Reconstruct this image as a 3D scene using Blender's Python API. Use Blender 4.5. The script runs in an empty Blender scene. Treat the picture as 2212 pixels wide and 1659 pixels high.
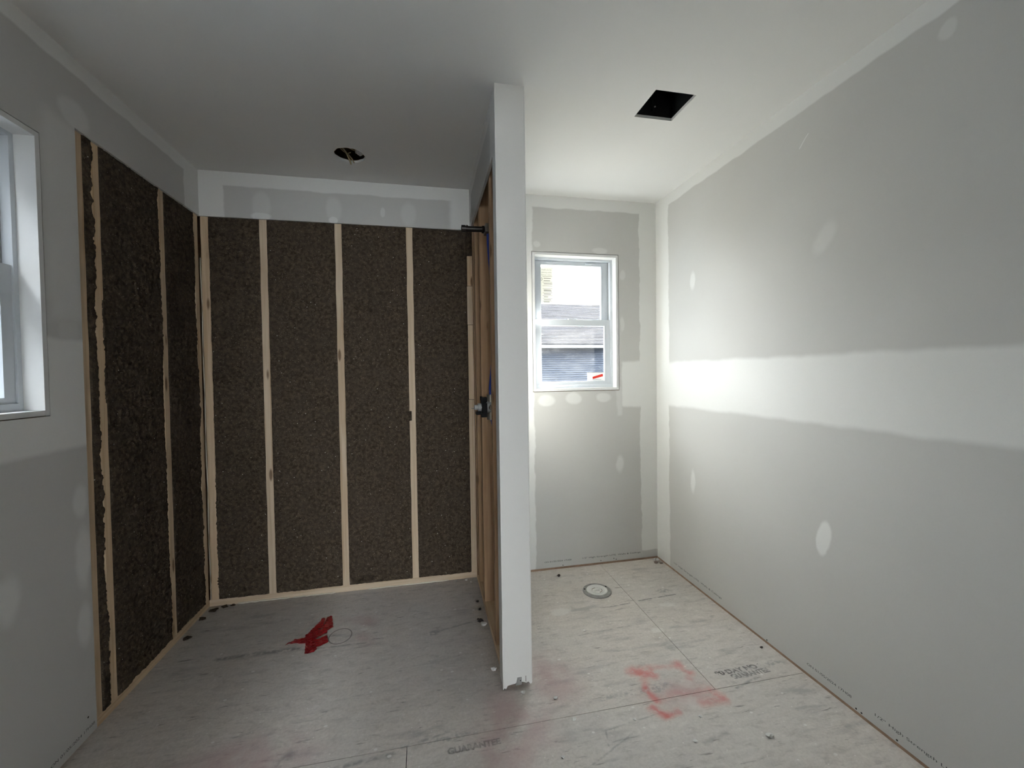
import bpy, bmesh, math, random
import numpy as np
from mathutils import Matrix, Vector

random.seed(7)
rng = np.random.default_rng(7)
scene = bpy.context.scene
COL = scene.collection

# ------------------------------------------------------------------ camera, world, exposure
YAW, PITCH, ROLL, FPX, CAMH = -0.2028, -0.02356, -0.01401, 911.997, 1.2919


def cam_axes():
    cy, sy, cp, sp = math.cos(YAW), math.sin(YAW), math.cos(PITCH), math.sin(PITCH)
    f = Vector((-sy * cp, cy * cp, sp))
    r = Vector((cy, sy, 0))
    u = r.cross(f)
    cr, sr = math.cos(ROLL), math.sin(ROLL)
    return cr * r + sr * u, -sr * r + cr * u, f


_R, _U, _F = cam_axes()
cam_data = bpy.data.cameras.new('camera')
cam = bpy.data.objects.new('camera', cam_data)
COL.objects.link(cam)
cam.matrix_world = Matrix(((_R.x, _U.x, -_F.x, 0), (_R.y, _U.y, -_F.y, 0), (_R.z, _U.z, -_F.z, CAMH), (0, 0, 0, 1)))
cam_data.sensor_width = 36.0
cam_data.lens = FPX / 2212.0 * 36.0
cam_data.clip_start = 0.02
cam_data.clip_end = 200
scene.camera = cam

world = bpy.data.worlds.new('world')
scene.world = world
world.use_nodes = True
bg = world.node_tree.nodes['Background']
bg.inputs[0].default_value = (0.955, 0.98, 1.01, 1)
bg.inputs[1].default_value = 1.0
world.cycles.sampling_method = 'NONE'

sun_data = bpy.data.lights.new('sun', 'SUN')
sun = bpy.data.objects.new('sun', sun_data)
COL.objects.link(sun)
SUN_FROM = Vector((0.72, 0.56, 0.34)).normalized()      # sun shines in through the small window onto the hidden side of the partition
sun.rotation_euler = SUN_FROM.to_track_quat('Z', 'Y').to_euler()
sun_data.energy = 6.0
sun_data.angle = math.radians(3.0)
sun_data.color = (1.0, 0.965, 0.90)

scene.view_settings.view_transform = 'Standard'
scene.view_settings.look = 'None'
scene.view_settings.gamma = 1.0
scene.view_settings.use_curve_mapping = False
scene.view_settings.exposure = 4.56

cy_ = scene.cycles
cy_.use_denoising = True
cy_.use_adaptive_sampling = False
cy_.max_bounces = 8
cy_.diffuse_bounces = 7
cy_.glossy_bounces = 3
cy_.transmission_bounces = 4
cy_.transparent_max_bounces = 10
cy_.caustics_reflective = False
cy_.caustics_refractive = False

# ------------------------------------------------------------------ room measures (metres)
XL, XR, YB, YF, H = -1.204, 1.560, 2.645, -5.00, 2.44      # YF: far wall of the assumed room behind the door
PX0, PX1, PY = 0.288, 0.409, 1.666          # partition
ZI = 2.189                                  # top of the open stud sections
T = 0.012                                   # drywall thickness
SL = XL - T                                 # stud face, left
SB = YB + T                                 # stud face, back


# ------------------------------------------------------------------ node helper
class NB:
    def __init__(self, name):
        self.m = bpy.data.materials.new(name)
        self.m.use_nodes = True
        self.t = self.m.node_tree
        self.n = self.t.nodes
        self.l = self.t.links
        self.bsdf = self.n['Principled BSDF']
        self.out = self.n['Material Output']
        self._pos = None

    def link(self, s, inp):
        if hasattr(s, 'is_linked') or isinstance(s, bpy.types.NodeSocket):
            self.l.new(s, inp)
        else:
            if isinstance(s, (tuple, list)):
                if len(s) == 3 and inp.type == 'RGBA':
                    s = (*s, 1)
                inp.default_value = s
            else:
                inp.default_value = s

    def math(self, op, a, b=0.0, c=0.0, clamp=False):
        nd = self.n.new('ShaderNodeMath')
        nd.operation = op
        nd.use_clamp = clamp
        self.link(a, nd.inputs[0])
        if op not in ('ABSOLUTE', 'SQRT', 'FRACT', 'FLOOR'):
            self.link(b, nd.inputs[1])
        if op in ('MULTIPLY_ADD',):
            self.link(c, nd.inputs[2])
        return nd.outputs[0]

    def add(self, a, b): return self.math('ADD', a, b)
    def sub(self, a, b): return self.math('SUBTRACT', a, b)
    def mul(self, a, b): return self.math('MULTIPLY', a, b)
    def mx(self, a, b): return self.math('MAXIMUM', a, b)

    def pos(self):
        if self._pos is None:
            g = self.n.new('ShaderNodeNewGeometry')
            s = self.n.new('ShaderNodeSeparateXYZ')
            self.l.new(g.outputs['Position'], s.inputs[0])
            self._pos = (s.outputs[0], s.outputs[1], s.outputs[2], g.outputs['Position'])
        return self._pos

    def obj(self):
        c = self.n.new('ShaderNodeTexCoord')
        return c.outputs['Object']

    def mapping(self, vec, scale=(1, 1, 1), loc=(0, 0, 0)):
        nd = self.n.new('ShaderNodeMapping')
        self.l.new(vec, nd.inputs[0])
        nd.inputs['Scale'].default_value = scale
        self.link(loc, nd.inputs['Location'])
        return nd.outputs[0]

    def noise(self, vec, scale=5.0, detail=4.0, rough=0.55, dist=0.0):
        nd = self.n.new('ShaderNodeTexNoise')
        self.l.new(vec, nd.inputs['Vector'])
        nd.inputs['Scale'].default_value = scale
        nd.inputs['Detail'].default_value = detail
        nd.inputs['Roughness'].default_value = rough
        nd.inputs['Distortion'].default_value = dist
        return nd.outputs[0]

    def voronoi(self, vec, scale, out=0, feature='F1'):
        nd = self.n.new('ShaderNodeTexVoronoi')
        nd.feature = feature
        self.l.new(vec, nd.inputs['Vector'])
        nd.inputs['Scale'].default_value = scale
        return nd.outputs[out]

    def voronoi2(self, vec, scale):
        nd = self.n.new('ShaderNodeTexVoronoi')
        self.l.new(vec, nd.inputs['Vector'])
        nd.inputs['Scale'].default_value = scale
        sp = self.n.new('ShaderNodeSeparateColor')
        self.l.new(nd.outputs[1], sp.inputs[0])
        return nd.outputs[0], sp.outputs

    def smooth(self, v, e0, e1, lo=0.0, hi=1.0):
        nd = self.n.new('ShaderNodeMapRange')
        nd.interpolation_type = 'SMOOTHSTEP'
        self.link(v, nd.inputs[0])
        a, b, c, d = (e0, e1, lo, hi) if e0 < e1 else (e1, e0, hi, lo)
        nd.inputs[1].default_value = a
        nd.inputs[2].default_value = b
        nd.inputs[3].default_value = c
        nd.inputs[4].default_value = d
        return nd.outputs[0]

    def mix(self, f, a, b, blend='MIX'):
        nd = self.n.new('ShaderNodeMix')
        nd.data_type = 'RGBA'
        nd.blend_type = blend
        self.link(f, nd.inputs[0])
        self.link(a, nd.inputs[6])
        self.link(b, nd.inputs[7])
        return nd.outputs[2]

    def rect(self, a, b, a0, a1, b0, b1, s=0.006):
        """soft rectangle mask; None leaves a side open"""
        r = None
        for v, lo, hi in ((a, a0, a1), (b, b0, b1)):
            if lo is not None:
                k = self.smooth(v, lo - s, lo + s)
                r = k if r is None else self.mul(r, k)
            if hi is not None:
                k = self.smooth(v, hi + s, hi - s)
                r = k if r is None else self.mul(r, k)
        return r

    def ell(self, a, b, ca, cb, ra, rb, soft=0.25, rot=0.0):
        da, db = self.sub(a, ca), self.sub(b, cb)
        if rot:
            c, s = math.cos(rot), math.sin(rot)
            da, db = (self.add(self.mul(da, c), self.mul(db, s)),
                      self.sub(self.mul(db, c), self.mul(da, s)))
        q = self.add(self.math('POWER', self.math('ABSOLUTE', self.mul(da, 1 / ra)), 2.0),
                     self.math('POWER', self.math('ABSOLUTE', self.mul(db, 1 / rb)), 2.0))
        return self.smooth(self.math('SQRT', q), 1 + soft, 1 - soft)

    def seg(self, a, b, p, q, w, soft):
        """distance to a line segment"""
        dx, dy = q[0] - p[0], q[1] - p[1]
        L2 = dx * dx + dy * dy
        ax, ay = self.sub(a, p[0]), self.sub(b, p[1])
        t = self.math('ADD', self.mul(ax, dx / L2), self.mul(ay, dy / L2), clamp=True)
        ex, ey = self.sub(ax, self.mul(t, dx)), self.sub(ay, self.mul(t, dy))
        d = self.math('SQRT', self.add(self.mul(ex, ex), self.mul(ey, ey)))
        return self.smooth(d, w + soft, max(w - soft, 0.0))

    def bump(self, h, strength=0.3, dist=0.002):
        nd = self.n.new('ShaderNodeBump')
        nd.inputs['Strength'].default_value = strength
        nd.inputs['Distance'].default_value = dist
        self.l.new(h, nd.inputs['Height'])
        self.l.new(nd.outputs[0], self.bsdf.inputs['Normal'])

    def done(self, color, rough=0.8, spec=0.3, metal=0.0):
        self.link(color, self.bsdf.inputs['Base Color'])
        self.link(rough, self.bsdf.inputs['Roughness'])
        self.bsdf.inputs['Specular IOR Level'].default_value = spec
        self.bsdf.inputs['Metallic'].default_value = metal
        return self.m


def plain(name, col, rough=0.6, spec=0.3, metal=0.0, var=0.06, scale=30):
    b = NB(name)
    n = b.noise(b.obj(), scale, 3)
    c2 = tuple(max(0, c * (1 - 2 * var)) for c in col)
    c1 = tuple(min(1, c * (1 + var)) for c in col)
    return b.done(b.mix(n, c2, c1), rough, spec, metal)


PAPER = (0.545, 0.54, 0.52)
MUD = (0.735, 0.735, 0.715)


def drywall(name, maskfn, paper=PAPER, mud=MUD):
    b = NB(name)
    x, y, z, p = b.pos()
    n1 = b.sub(b.noise(p, 7, 2), 0.5)
    n2 = b.sub(b.noise(p, 40, 1), 0.5)
    wob = b.add(b.mul(n1, 0.035), b.mul(n2, 0.006))
    w2 = b.mul(b.sub(b.noise(b.mapping(p, loc=(3.1, 7.7, 1.3)), 6, 2), 0.5), 0.03)
    m = maskfn(b, b.add(x, wob), b.add(y, wob), b.add(z, w2))
    cloud = b.noise(p, 2.2, 1)
    fine = b.noise(p, 260, 1)
    pap = b.mix(cloud, tuple(c * 0.95 for c in paper), tuple(c * 1.05 for c in paper))
    col = b.mix(m, pap, mud) if m is not None else pap
    col = b.mix(b.mul(b.smooth(fine, 0.55, 0.8), 0.05), col, (0.35, 0.34, 0.32))
    b.bump(fine, 0.03, 0.0015)
    return b.done(col, 0.75, 0.25)


def many(b, *ms):
    r = None
    for m in ms:
        r = m if r is None else b.mx(r, m)
    return r


def scaled(b, m, k): return b.mul(m, k * 0.85)


MAT = {}
MAT['dw_right'] = drywall('drywall_right', lambda b, x, y, z: many(
    b, b.rect(y, z, None, None, 2.372, None), b.rect(y, z, 2.494, None, None, None, 0.004),
    b.rect(y, z, None, None, 1.072, 1.352, 0.014),
    scaled(b, b.ell(y, z, 1.398, 1.815, 0.034, 0.062, 0.4, 0.5), 0.4),
    scaled(b, b.ell(y, z, 2.239, 1.829, 0.022, 0.05, 0.4), 0.75), scaled(b, b.ell(y, z, 2.246, 0.634, 0.022, 0.065, 0.4), 0.75),
    b.ell(y, z, 1.40, 0.612, 0.030, 0.070, 0.18, 0.15), scaled(b, b.ell(y, z, 1.0, 2.311, 0.02, 0.03), 0.5),
    b.seg(y, z, (1.52, 2.225), (1.475, 2.262), 0.002, 0.002)))
MAT['dw_back'] = drywall('drywall_back', lambda b, x, y, z: many(
    b, b.rect(x, z, None, None, 2.362, None), b.rect(x, z, 1.437, None, 0.064, None, 0.004),
    b.rect(x, z, 1.30, None, 1.06, 1.368, 0.012), b.rect(x, z, 0.30, 0.69, None, None),
    b.rect(x, z, None, -1.082, None, None), b.rect(x, z, 0.17, 0.30, None, None, 0.02),
    scaled(b, b.rect(x, z, 1.262, 1.30, 1.0, 1.2, 0.01), 0.5),
    scaled(b, b.ell(x, z, 0.775, 1.118, 0.055, 0.036), 0.8), scaled(b, b.ell(x, z, 0.955, 1.125, 0.055, 0.038), 0.8),
    scaled(b, b.ell(x, z, 1.173, 1.125, 0.05, 0.032), 0.7), scaled(b, b.ell(x, z, 1.286, 0.673, 0.026, 0.055, 0.4), 0.75),
    scaled(b, b.ell(x, z, 0.72, 2.125, 0.02, 0.02), 0.6), scaled(b, b.ell(x, z, 1.155, 2.10, 0.05, 0.02), 0.6),
    scaled(b, b.ell(x, z, 1.315, 1.95, 0.02, 0.03), 0.5), scaled(b, b.ell(x, z, 1.31, 1.62, 0.015, 0.05), 0.5),
    scaled(b, b.ell(x, z, -0.89, 2.265, 0.05, 0.075), 0.45), scaled(b, b.ell(x, z, -0.50, 2.265, 0.045, 0.075), 0.45),
    scaled(b, b.ell(x, z, -0.08, 2.265, 0.045, 0.07), 0.4), b.ell(x, z, -0.89, 2.205, 0.05, 0.022, 0.2),
    b.ell(x, z, -0.505, 2.203, 0.028, 0.02, 0.2), scaled(b, b.ell(x, z, -0.235, 2.27, 0.014, 0.03), 0.7)))
MAT['dw_left'] = drywall('drywall_left', lambda b, x, y, z: many(
    b, b.rect(y, z, None, None, 2.376, None), b.rect(y, z, 2.505, None, None, None),
    b.rect(y, z, None, 1.81, 1.06, 1.435, 0.012),
    scaled(b, b.rect(y, z, 1.665, 1.81, 1.50, 2.19, 0.03), 0.55), scaled(b, b.ell(y, z, 1.80, 2.235, 0.07, 0.05), 0.6),
    scaled(b, b.rect(y, z, 1.70, 1.78, 1.435, 1.50, 0.01), 0.3),
    scaled(b, b.ell(y, z, 1.765, 0.86, 0.03, 0.055, 0.4), 0.75), scaled(b, b.ell(y, z, 1.77, 0.66, 0.03, 0.10, 0.4), 0.75), scaled(b, b.ell(y, z, 1.765, 0.42, 0.03, 0.07, 0.4), 0.75),
    scaled(b, b.ell(y, z, 1.49, 0.65, 0.04, 0.07, 0.4), 0.75)))
MAT['dw_part'] = drywall('drywall_partition', lambda b, x, y, z: many(
    b, b.rect(y, z, None, 1.80, None, None, 0.03), b.rect(y, z, None, None, 2.37, None), b.rect(y, z, 2.54, None, None, None)),
    mud=(0.72, 0.71, 0.685))
MAT['dw_front'] = drywall('drywall_front', lambda b, x, y, z: many(
    b, b.rect(x, z, None, None, 2.37, None), b.rect(x, z, None, None, 1.08, 1.36, 0.014)))


def ceiling_mat():
    b = NB('ceiling_paint')
    x, y, z, p = b.pos()
    f = b.noise(p, 220, 2)
    c = b.mix(b.noise(p, 1.5, 2), (0.735, 0.733, 0.715), (0.765, 0.763, 0.745))
    b.bump(f, 0.08, 0.001)
    return b.done(c, 0.85, 0.2)


MAT['ceiling'] = ceiling_mat()
MAT['gypsum_edge'] = plain('gypsum_edge', (0.5, 0.49, 0.46), 0.9)


def wood(name, axis, base=(0.70, 0.565, 0.405), dark=(0.57, 0.43, 0.285)):
    b = NB(name)
    info = b.n.new('ShaderNodeObjectInfo')
    off = b.n.new('ShaderNodeCombineXYZ')
    for i in range(3):
        b.l.new(b.mul(info.outputs['Random'], 13.7 + 5 * i), off.inputs[i])
    sc = [70, 70, 70]
    sc[axis] = 2.2
    o = b.obj()
    g = b.noise(b.mapping(o, tuple(sc), off.outputs[0]), 1.0, 5, 0.6, 0.3)
    sc2 = [24, 24, 24]
    sc2[axis] = 1.2
    rings = b.noise(b.mapping(o, tuple(sc2), off.outputs[0]), 1.0, 2, 0.5, 0.8)
    c = b.mix(b.smooth(g, 0.35, 0.75), base, dark)
    c = b.mix(b.mul(b.smooth(rings, 0.5, 0.72), 0.45), c, (0.44, 0.27, 0.13))
    sc3 = [26, 26, 26]
    sc3[axis] = 6.5
    kn = b.voronoi(b.mapping(o, tuple(sc3), off.outputs[0]), 1.0)
    kc = b.voronoi(b.mapping(o, tuple(sc3), off.outputs[0]), 1.0, out=1)
    ks = b.n.new('ShaderNodeSeparateColor')
    b.l.new(kc, ks.inputs[0])
    knot = b.mul(b.smooth(kn, 0.30, 0.14), b.smooth(ks.outputs[0], 0.80, 0.84))
    c = b.mix(b.mul(knot, 0.8), c, (0.13, 0.065, 0.03))
    hue = b.mix(info.outputs['Random'], (0.93, 0.95, 1.0), (1.05, 1.0, 0.93))
    c = b.mix(1.0, c, hue, 'MULTIPLY')
    b.bump(g, 0.15, 0.001)
    return b.done(c, 0.7, 0.25)


MAT['wood_x'] = wood('lumber_along_x', 0)
MAT['wood_y'] = wood('lumber_along_y', 1)
MAT['wood_z'] = wood('lumber_along_z', 2)
MAT['wood_part'] = wood('lumber_partition', 2, (0.50, 0.335, 0.20), (0.34, 0.20, 0.11))
MAT['wood_brown'] = plain('stained_brown_wood', (0.36, 0.245, 0.17), 0.8, var=0.25)
MAT['osb'] = plain('sheathing_board', (0.35, 0.25, 0.15), 0.8, var=0.2)


def insulation_mat():
    b = NB('cellulose')
    x, y, z, p = b.pos()
    n = b.noise(p, 55, 3, 0.65, 0.4)
    n2 = b.noise(p, 9, 3)
    c = b.mix(b.smooth(n, 0.3, 0.7), (0.040, 0.029, 0.020), (0.108, 0.082, 0.058))
    c = b.mix(b.mul(b.smooth(n2, 0.35, 0.7), 0.45), c, (0.076, 0.060, 0.046))
    v, vc = b.voronoi2(p, 210)
    fleck = b.mul(b.smooth(v, 0.34, 0.2), b.smooth(vc[0], 0.90, 0.93))
    c = b.mix(b.mul(fleck, 0.75), c, (0.42, 0.37, 0.31))
    bv, big = b.voronoi2(p, 55)
    bf = b.mul(b.smooth(bv, 0.16, 0.08), b.smooth(big[1], 0.955, 0.965))
    c = b.mix(bf, c, (0.6, 0.56, 0.5))
    b.bump(b.noise(p, 160, 2, 0.7), 0.7, 0.004)
    return b.done(c, 0.95, 0.1)


MAT['ins'] = insulation_mat()


def floor_mat():
    b = NB('subfloor')
    x0, y0, z, p = b.pos()
    wa = b.mul(b.sub(b.noise(p, 14, 4), 0.5), 0.06)
    wb = b.mul(b.sub(b.noise(b.mapping(p, loc=(5, 2, 9)), 14, 4), 0.5), 0.06)
    x, y = b.add(x0, wa), b.add(y0, wb)
    strand = b.noise(b.mapping(p, (5, 46, 1)), 1.0, 5, 0.6, 0.6)
    strand2 = b.noise(b.mapping(p, (14, 90, 1), (4, 1, 0)), 1.0, 3, 0.6, 0.4)
    cloud = b.noise(p, 3.2, 4)
    grain = b.noise(p, 90, 4, 0.7)
    c = b.mix(cloud, (0.525, 0.48, 0.44), (0.68, 0.63, 0.575))
    c = b.mix(b.mul(b.smooth(strand, 0.42, 0.68), 0.40), c, (0.69, 0.64, 0.58))
    c = b.mix(b.mul(b.smooth(grain, 0.35, 0.7), 0.40), c, (0.385, 0.35, 0.315))
    tone = b.smooth(b.noise(b.mapping(p, (1, 1.5, 1), (2, 6, 1)), 1.6, 3), 0.35, 0.65)
    c = b.mix(b.mul(tone, 0.30), c, (0.50, 0.50, 0.495))
    mott = b.noise(b.mapping(p, (16, 34, 1), (7, 9, 0)), 1.0, 4, 0.65, 0.5)
    c = b.mix(b.mul(b.smooth(mott, 0.50, 0.72), 0.38), c, (0.30, 0.28, 0.255))
    c = b.mix(b.mul(b.smooth(mott, 0.46, 0.28), 0.35), c, (0.74, 0.70, 0.65))
    dd, dv = b.voronoi2(p, 70)
    dust = b.mul(b.smooth(dd, 0.22, 0.12), b.smooth(dv[0], 0.90, 0.92))
    c = b.mix(b.mul(dust, 0.6), c, (0.80, 0.78, 0.74))
    dark = b.mul(b.smooth(strand2, 0.58, 0.72), b.smooth(b.noise(p, 8, 2), 0.42, 0.62))
    c = b.mix(b.mul(dark, 0.75), c, (0.20, 0.185, 0.17))
    smudge = b.mul(b.smooth(b.noise(b.mapping(p, (4, 16, 1), (8, 3, 0)), 1.0, 4, 0.6), 0.52, 0.70),
                   b.smooth(b.noise(p, 2.5, 2), 0.40, 0.6))
    c = b.mix(b.mul(smudge, 0.45), c, (0.25, 0.25, 0.245))
    # straight scuffs and chalk lines
    lbrk = b.smooth(b.noise(p, 26, 2), 0.36, 0.58)
    lx, ly = b.add(x0, b.mul(wa, 0.12)), b.add(y0, b.mul(wb, 0.12))

    def line(p1, p2, w, k, col=(0.17, 0.17, 0.165)):
        nonlocal c
        m = b.mul(b.mul(b.seg(lx, ly, p1, p2, w, w), lbrk), k)
        c = b.mix(m, c, col)
    line((0.98, 2.148), (1.10, 2.158), 0.004, 0.8)
    line((1.16, 2.17), (1.40, 2.185), 0.005, 0.8)
    line((0.96, 2.105), (1.08, 2.125), 0.004, 0.5)
    line((-0.95, 2.15), (-0.62, 2.148), 0.014, 0.75)
    line((-0.60, 2.13), (-0.30, 2.12), 0.006, 0.5)
    line((0.72, 1.945), (1.02, 1.965), 0.003, 0.5)
    line((0.62, 1.40), (0.86, 1.43), 0.003, 0.4)
    line((0.52, 1.285), (0.70, 1.365), 0.003, 0.4)
    line((0.93, 1.275), (1.03, 1.30), 0.008, 0.3)
    line((1.22, 1.475), (1.36, 1.512), 0.005, 0.6)
    line((-0.62, 1.42), (-0.1, 1.475), 0.007, 0.6)
    line((-0.12, 1.48), (0.06, 1.52), 0.005, 0.6)
    line((0.02, 2.13), (0.26, 2.19), 0.006, 0.45)
    line((-0.50, 1.515), (-0.475, 1.545), 0.016, 0.7)
    line((0.60, 1.34), (0.615, 1.40), 0.003, 0.6)
    # round offcut scribed in the sheet beside the tape
    dx, dy = b.sub(x0, -0.437), b.sub(y0, 2.205)
    rr = b.math('SQRT', b.add(b.mul(dx, dx), b.mul(b.mul(dy, dy), 0.72)))
    ring = b.smooth(b.math('ABSOLUTE', b.sub(rr, 0.053)), 0.0035, 0.0012)
    c = b.mix(b.mul(ring, 0.75), c, (0.12, 0.10, 0.09))
    # faded stamps
    sbrk = b.smooth(b.noise(p, 60, 2), 0.38, 0.6)
    for (cx, cyy, rx, ry, k) in ((0.90, 1.548, 0.08, 0.022, 0.5), (0.72, 1.545, 0.10, 0.012, 0.35), (0.02, 2.13, 0.03, 0.02, 0.5),
                                 (1.485, 1.568, 0.045, 0.012, 0.45), (1.36, 2.235, 0.045, 0.02, 0.5), (0.08, 1.49, 0.12, 0.012, 0.4)):
        m = b.mul(b.ell(x, y, cx, cyy, rx, ry, 0.5), sbrk)
        c = b.mix(b.mul(m, k), c, (0.17, 0.18, 0.19))
    # white joint compound drips
    wv, wc = b.voronoi2(b.mapping(p, (1, 1.4, 1)), 21)
    drip = b.mul(b.smooth(b.add(wv, b.mul(wa, 4)), 0.17, 0.10), b.smooth(wc[0], 0.86, 0.88))
    c = b.mix(b.mul(drip, 0.8), c, (0.74, 0.725, 0.69))
    for (cx, cyy, rx, ry) in ((1.115, 1.90, 0.035, 0.022), (1.29, 2.10, 0.05, 0.022), (1.0, 1.45, 0.045, 0.03),
                              (0.70, 2.16, 0.06, 0.03), (1.03, 1.545, 0.03, 0.02), (-0.33, 2.235, 0.016, 0.014)):
        c = b.mix(b.mul(b.ell(x, y, cx, cyy, rx, ry, 0.35), 0.55), c, (0.70, 0.68, 0.64))
    # red spray paint
    brk = b.smooth(b.noise(p, 18, 4, 0.65), 0.26, 0.56)
    red, pink = (0.58, 0.15, 0.13), (0.44, 0.30, 0.29)
    haze = many(b, b.ell(x, y, 0.30, 1.52, 0.13, 0.15, 0.8), b.ell(x, y, 0.25, 1.40, 0.10, 0.12, 0.9),
                b.ell(x, y, 0.50, 1.69, 0.10, 0.13, 0.9), b.ell(x, y, 0.98, 1.50, 0.15, 0.07, 0.7),
                b.seg(x, y, (-0.42, 2.36), (-0.30, 2.30), 0.03, 0.03), b.seg(x, y, (-0.33, 2.19), (-0.29, 2.12), 0.025, 0.025),
                b.ell(x, y, -0.62, 1.55, 0.2, 0.08, 0.9))
    c = b.mix(b.mul(b.mul(haze, b.smooth(b.noise(p, 9, 4), 0.26, 0.64)), 0.66), c, pink)
    strokes = [((0.86, 1.655), (0.93, 1.625), 0.028, 0.9), ((0.93, 1.655), (1.07, 1.652), 0.020, 0.42), ((1.07, 1.65), (1.095, 1.60), 0.020, 0.55),
               ((1.095, 1.60), (1.06, 1.56), 0.014, 0.35), ((0.88, 1.63), (0.862, 1.55), 0.018, 0.55), ((0.862, 1.55), (0.865, 1.49), 0.018, 0.85),
               ((0.83, 1.455), (0.865, 1.412), 0.022, 0.95), ((0.865, 1.412), (0.92, 1.42), 0.014, 0.6),
               ((1.04, 1.44), (1.13, 1.436), 0.022, 0.5), ((1.135, 1.45), (1.105, 1.495), 0.022, 0.6), ((0.90, 1.495), (1.08, 1.495), 0.022, 0.25)]
    for p1, p2, w, k in strokes:
        m = b.mul(b.mul(b.seg(x, y, p1, p2, w * 0.75, w * 0.95), brk), k * 0.8)
        c = b.mix(m, c, red)
    b.bump(b.noise(p, 90, 2, 0.7), 0.16, 0.002)
    return b.done(c, 0.72, 0.3)


MAT['floor'] = floor_mat()
MAT['floor_far'] = plain('subfloor_far', (0.50, 0.465, 0.43), 0.75, var=0.12, scale=12)
MAT['vinyl'] = plain('white_vinyl', (0.56, 0.59, 0.62), 0.35, 0.4, var=0.01)
MAT['jamb'] = plain('white_painted_jamb', (0.68, 0.68, 0.67), 0.5, 0.3, var=0.015)
MAT['black'] = plain('black_plastic', (0.006, 0.006, 0.0065), 0.6, 0.15)
MAT['black_iron'] = plain('dark_iron_pipe', (0.035, 0.03, 0.026), 0.42, 0.5, 0.5, var=0.3)
MAT['fan'] = plain('dark_housing_metal', (0.018, 0.02, 0.022), 0.4, 0.5, 0.3, var=0.1)
MAT['brass'] = plain('dull_brass', (0.27, 0.24, 0.20), 0.4, 0.5, 0.6, var=0.2)
MAT['grey_plastic'] = plain('grey_plastic', (0.42, 0.42, 0.41), 0.5)
MAT['blue_pipe'] = plain('blue_pipe', (0.012, 0.045, 0.36), 0.35, 0.5)
MAT['red_pipe'] = plain('red_pipe', (0.28, 0.015, 0.012), 0.35, 0.5)
MAT['zinc'] = plain('galvanised_metal', (0.42, 0.42, 0.41), 0.45, 0.5, 0.55, var=0.2)
MAT['flange_ring'] = plain('dirty_steel_ring', (0.34, 0.335, 0.32), 0.45, 0.5, 0.35, var=0.3)
MAT['flange_white'] = plain('white_flange_plastic', (0.72, 0.715, 0.69), 0.4, 0.4, var=0.03)
MAT['flange_dirt'] = plain('flange_scuff', (0.30, 0.24, 0.20), 0.7, var=0.3)
MAT['crumb'] = plain('gypsum_crumb', (0.66, 0.65, 0.62), 0.9, var=0.1)
MAT['dirt'] = plain('dark_dirt', (0.05, 0.04, 0.035), 0.9, var=0.3)
MAT['caulk'] = plain('pale_sealant', (0.62, 0.57, 0.47), 0.5)
MAT['cable'] = plain('cable_sheath', (0.45, 0.36, 0.22), 0.5)
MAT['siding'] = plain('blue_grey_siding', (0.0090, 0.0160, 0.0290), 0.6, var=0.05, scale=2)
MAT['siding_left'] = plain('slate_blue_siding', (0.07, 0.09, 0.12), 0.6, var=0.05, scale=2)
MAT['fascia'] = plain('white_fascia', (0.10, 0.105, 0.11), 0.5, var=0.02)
MAT['ground'] = plain('bare_ground', (0.075, 0.068, 0.055), 0.95, var=0.2, scale=1.5)
MAT['ink'] = plain('black_ink', (0.07, 0.07, 0.068), 0.8)
MAT['paper'] = None


def tape_mat():
    b = NB('red_tape')
    o = b.obj()
    n = b.noise(o, 45, 4, 0.65)
    d = b.smooth(b.noise(b.mapping(o, loc=(3, 3, 3)), 30, 4, 0.7), 0.56, 0.72)
    c = b.mix(n, (0.17, 0.005, 0.008), (0.38, 0.010, 0.017))
    c = b.mix(b.mul(d, 0.35), c, (0.45, 0.30, 0.28))
    b.bump(n, 0.5, 0.004)
    return b.done(c, 0.38, 0.5)


MAT['tape'] = tape_mat()


def ink_faded(name, k):
    b = NB(name)
    x, y, z, p = b.pos()
    m = b.smooth(b.noise(p, 42, 3, 0.6), 0.30, 0.52)
    b.done((0.13, 0.14, 0.155), 0.8, 0.2)
    tr = b.n.new('ShaderNodeBsdfTransparent')
    mx = b.n.new('ShaderNodeMixShader')
    b.l.new(b.mul(m, k), mx.inputs[0])
    b.l.new(tr.outputs[0], mx.inputs[1])
    b.l.new(b.bsdf.outputs[0], mx.inputs[2])
    b.l.new(mx.outputs[0], b.out.inputs[0])
    return b.m


MAT['stamp'] = ink_faded('faded_stamp_ink', 0.45)
MAT['stamp_faint'] = ink_faded('worn_stamp_ink', 0.30)


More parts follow.
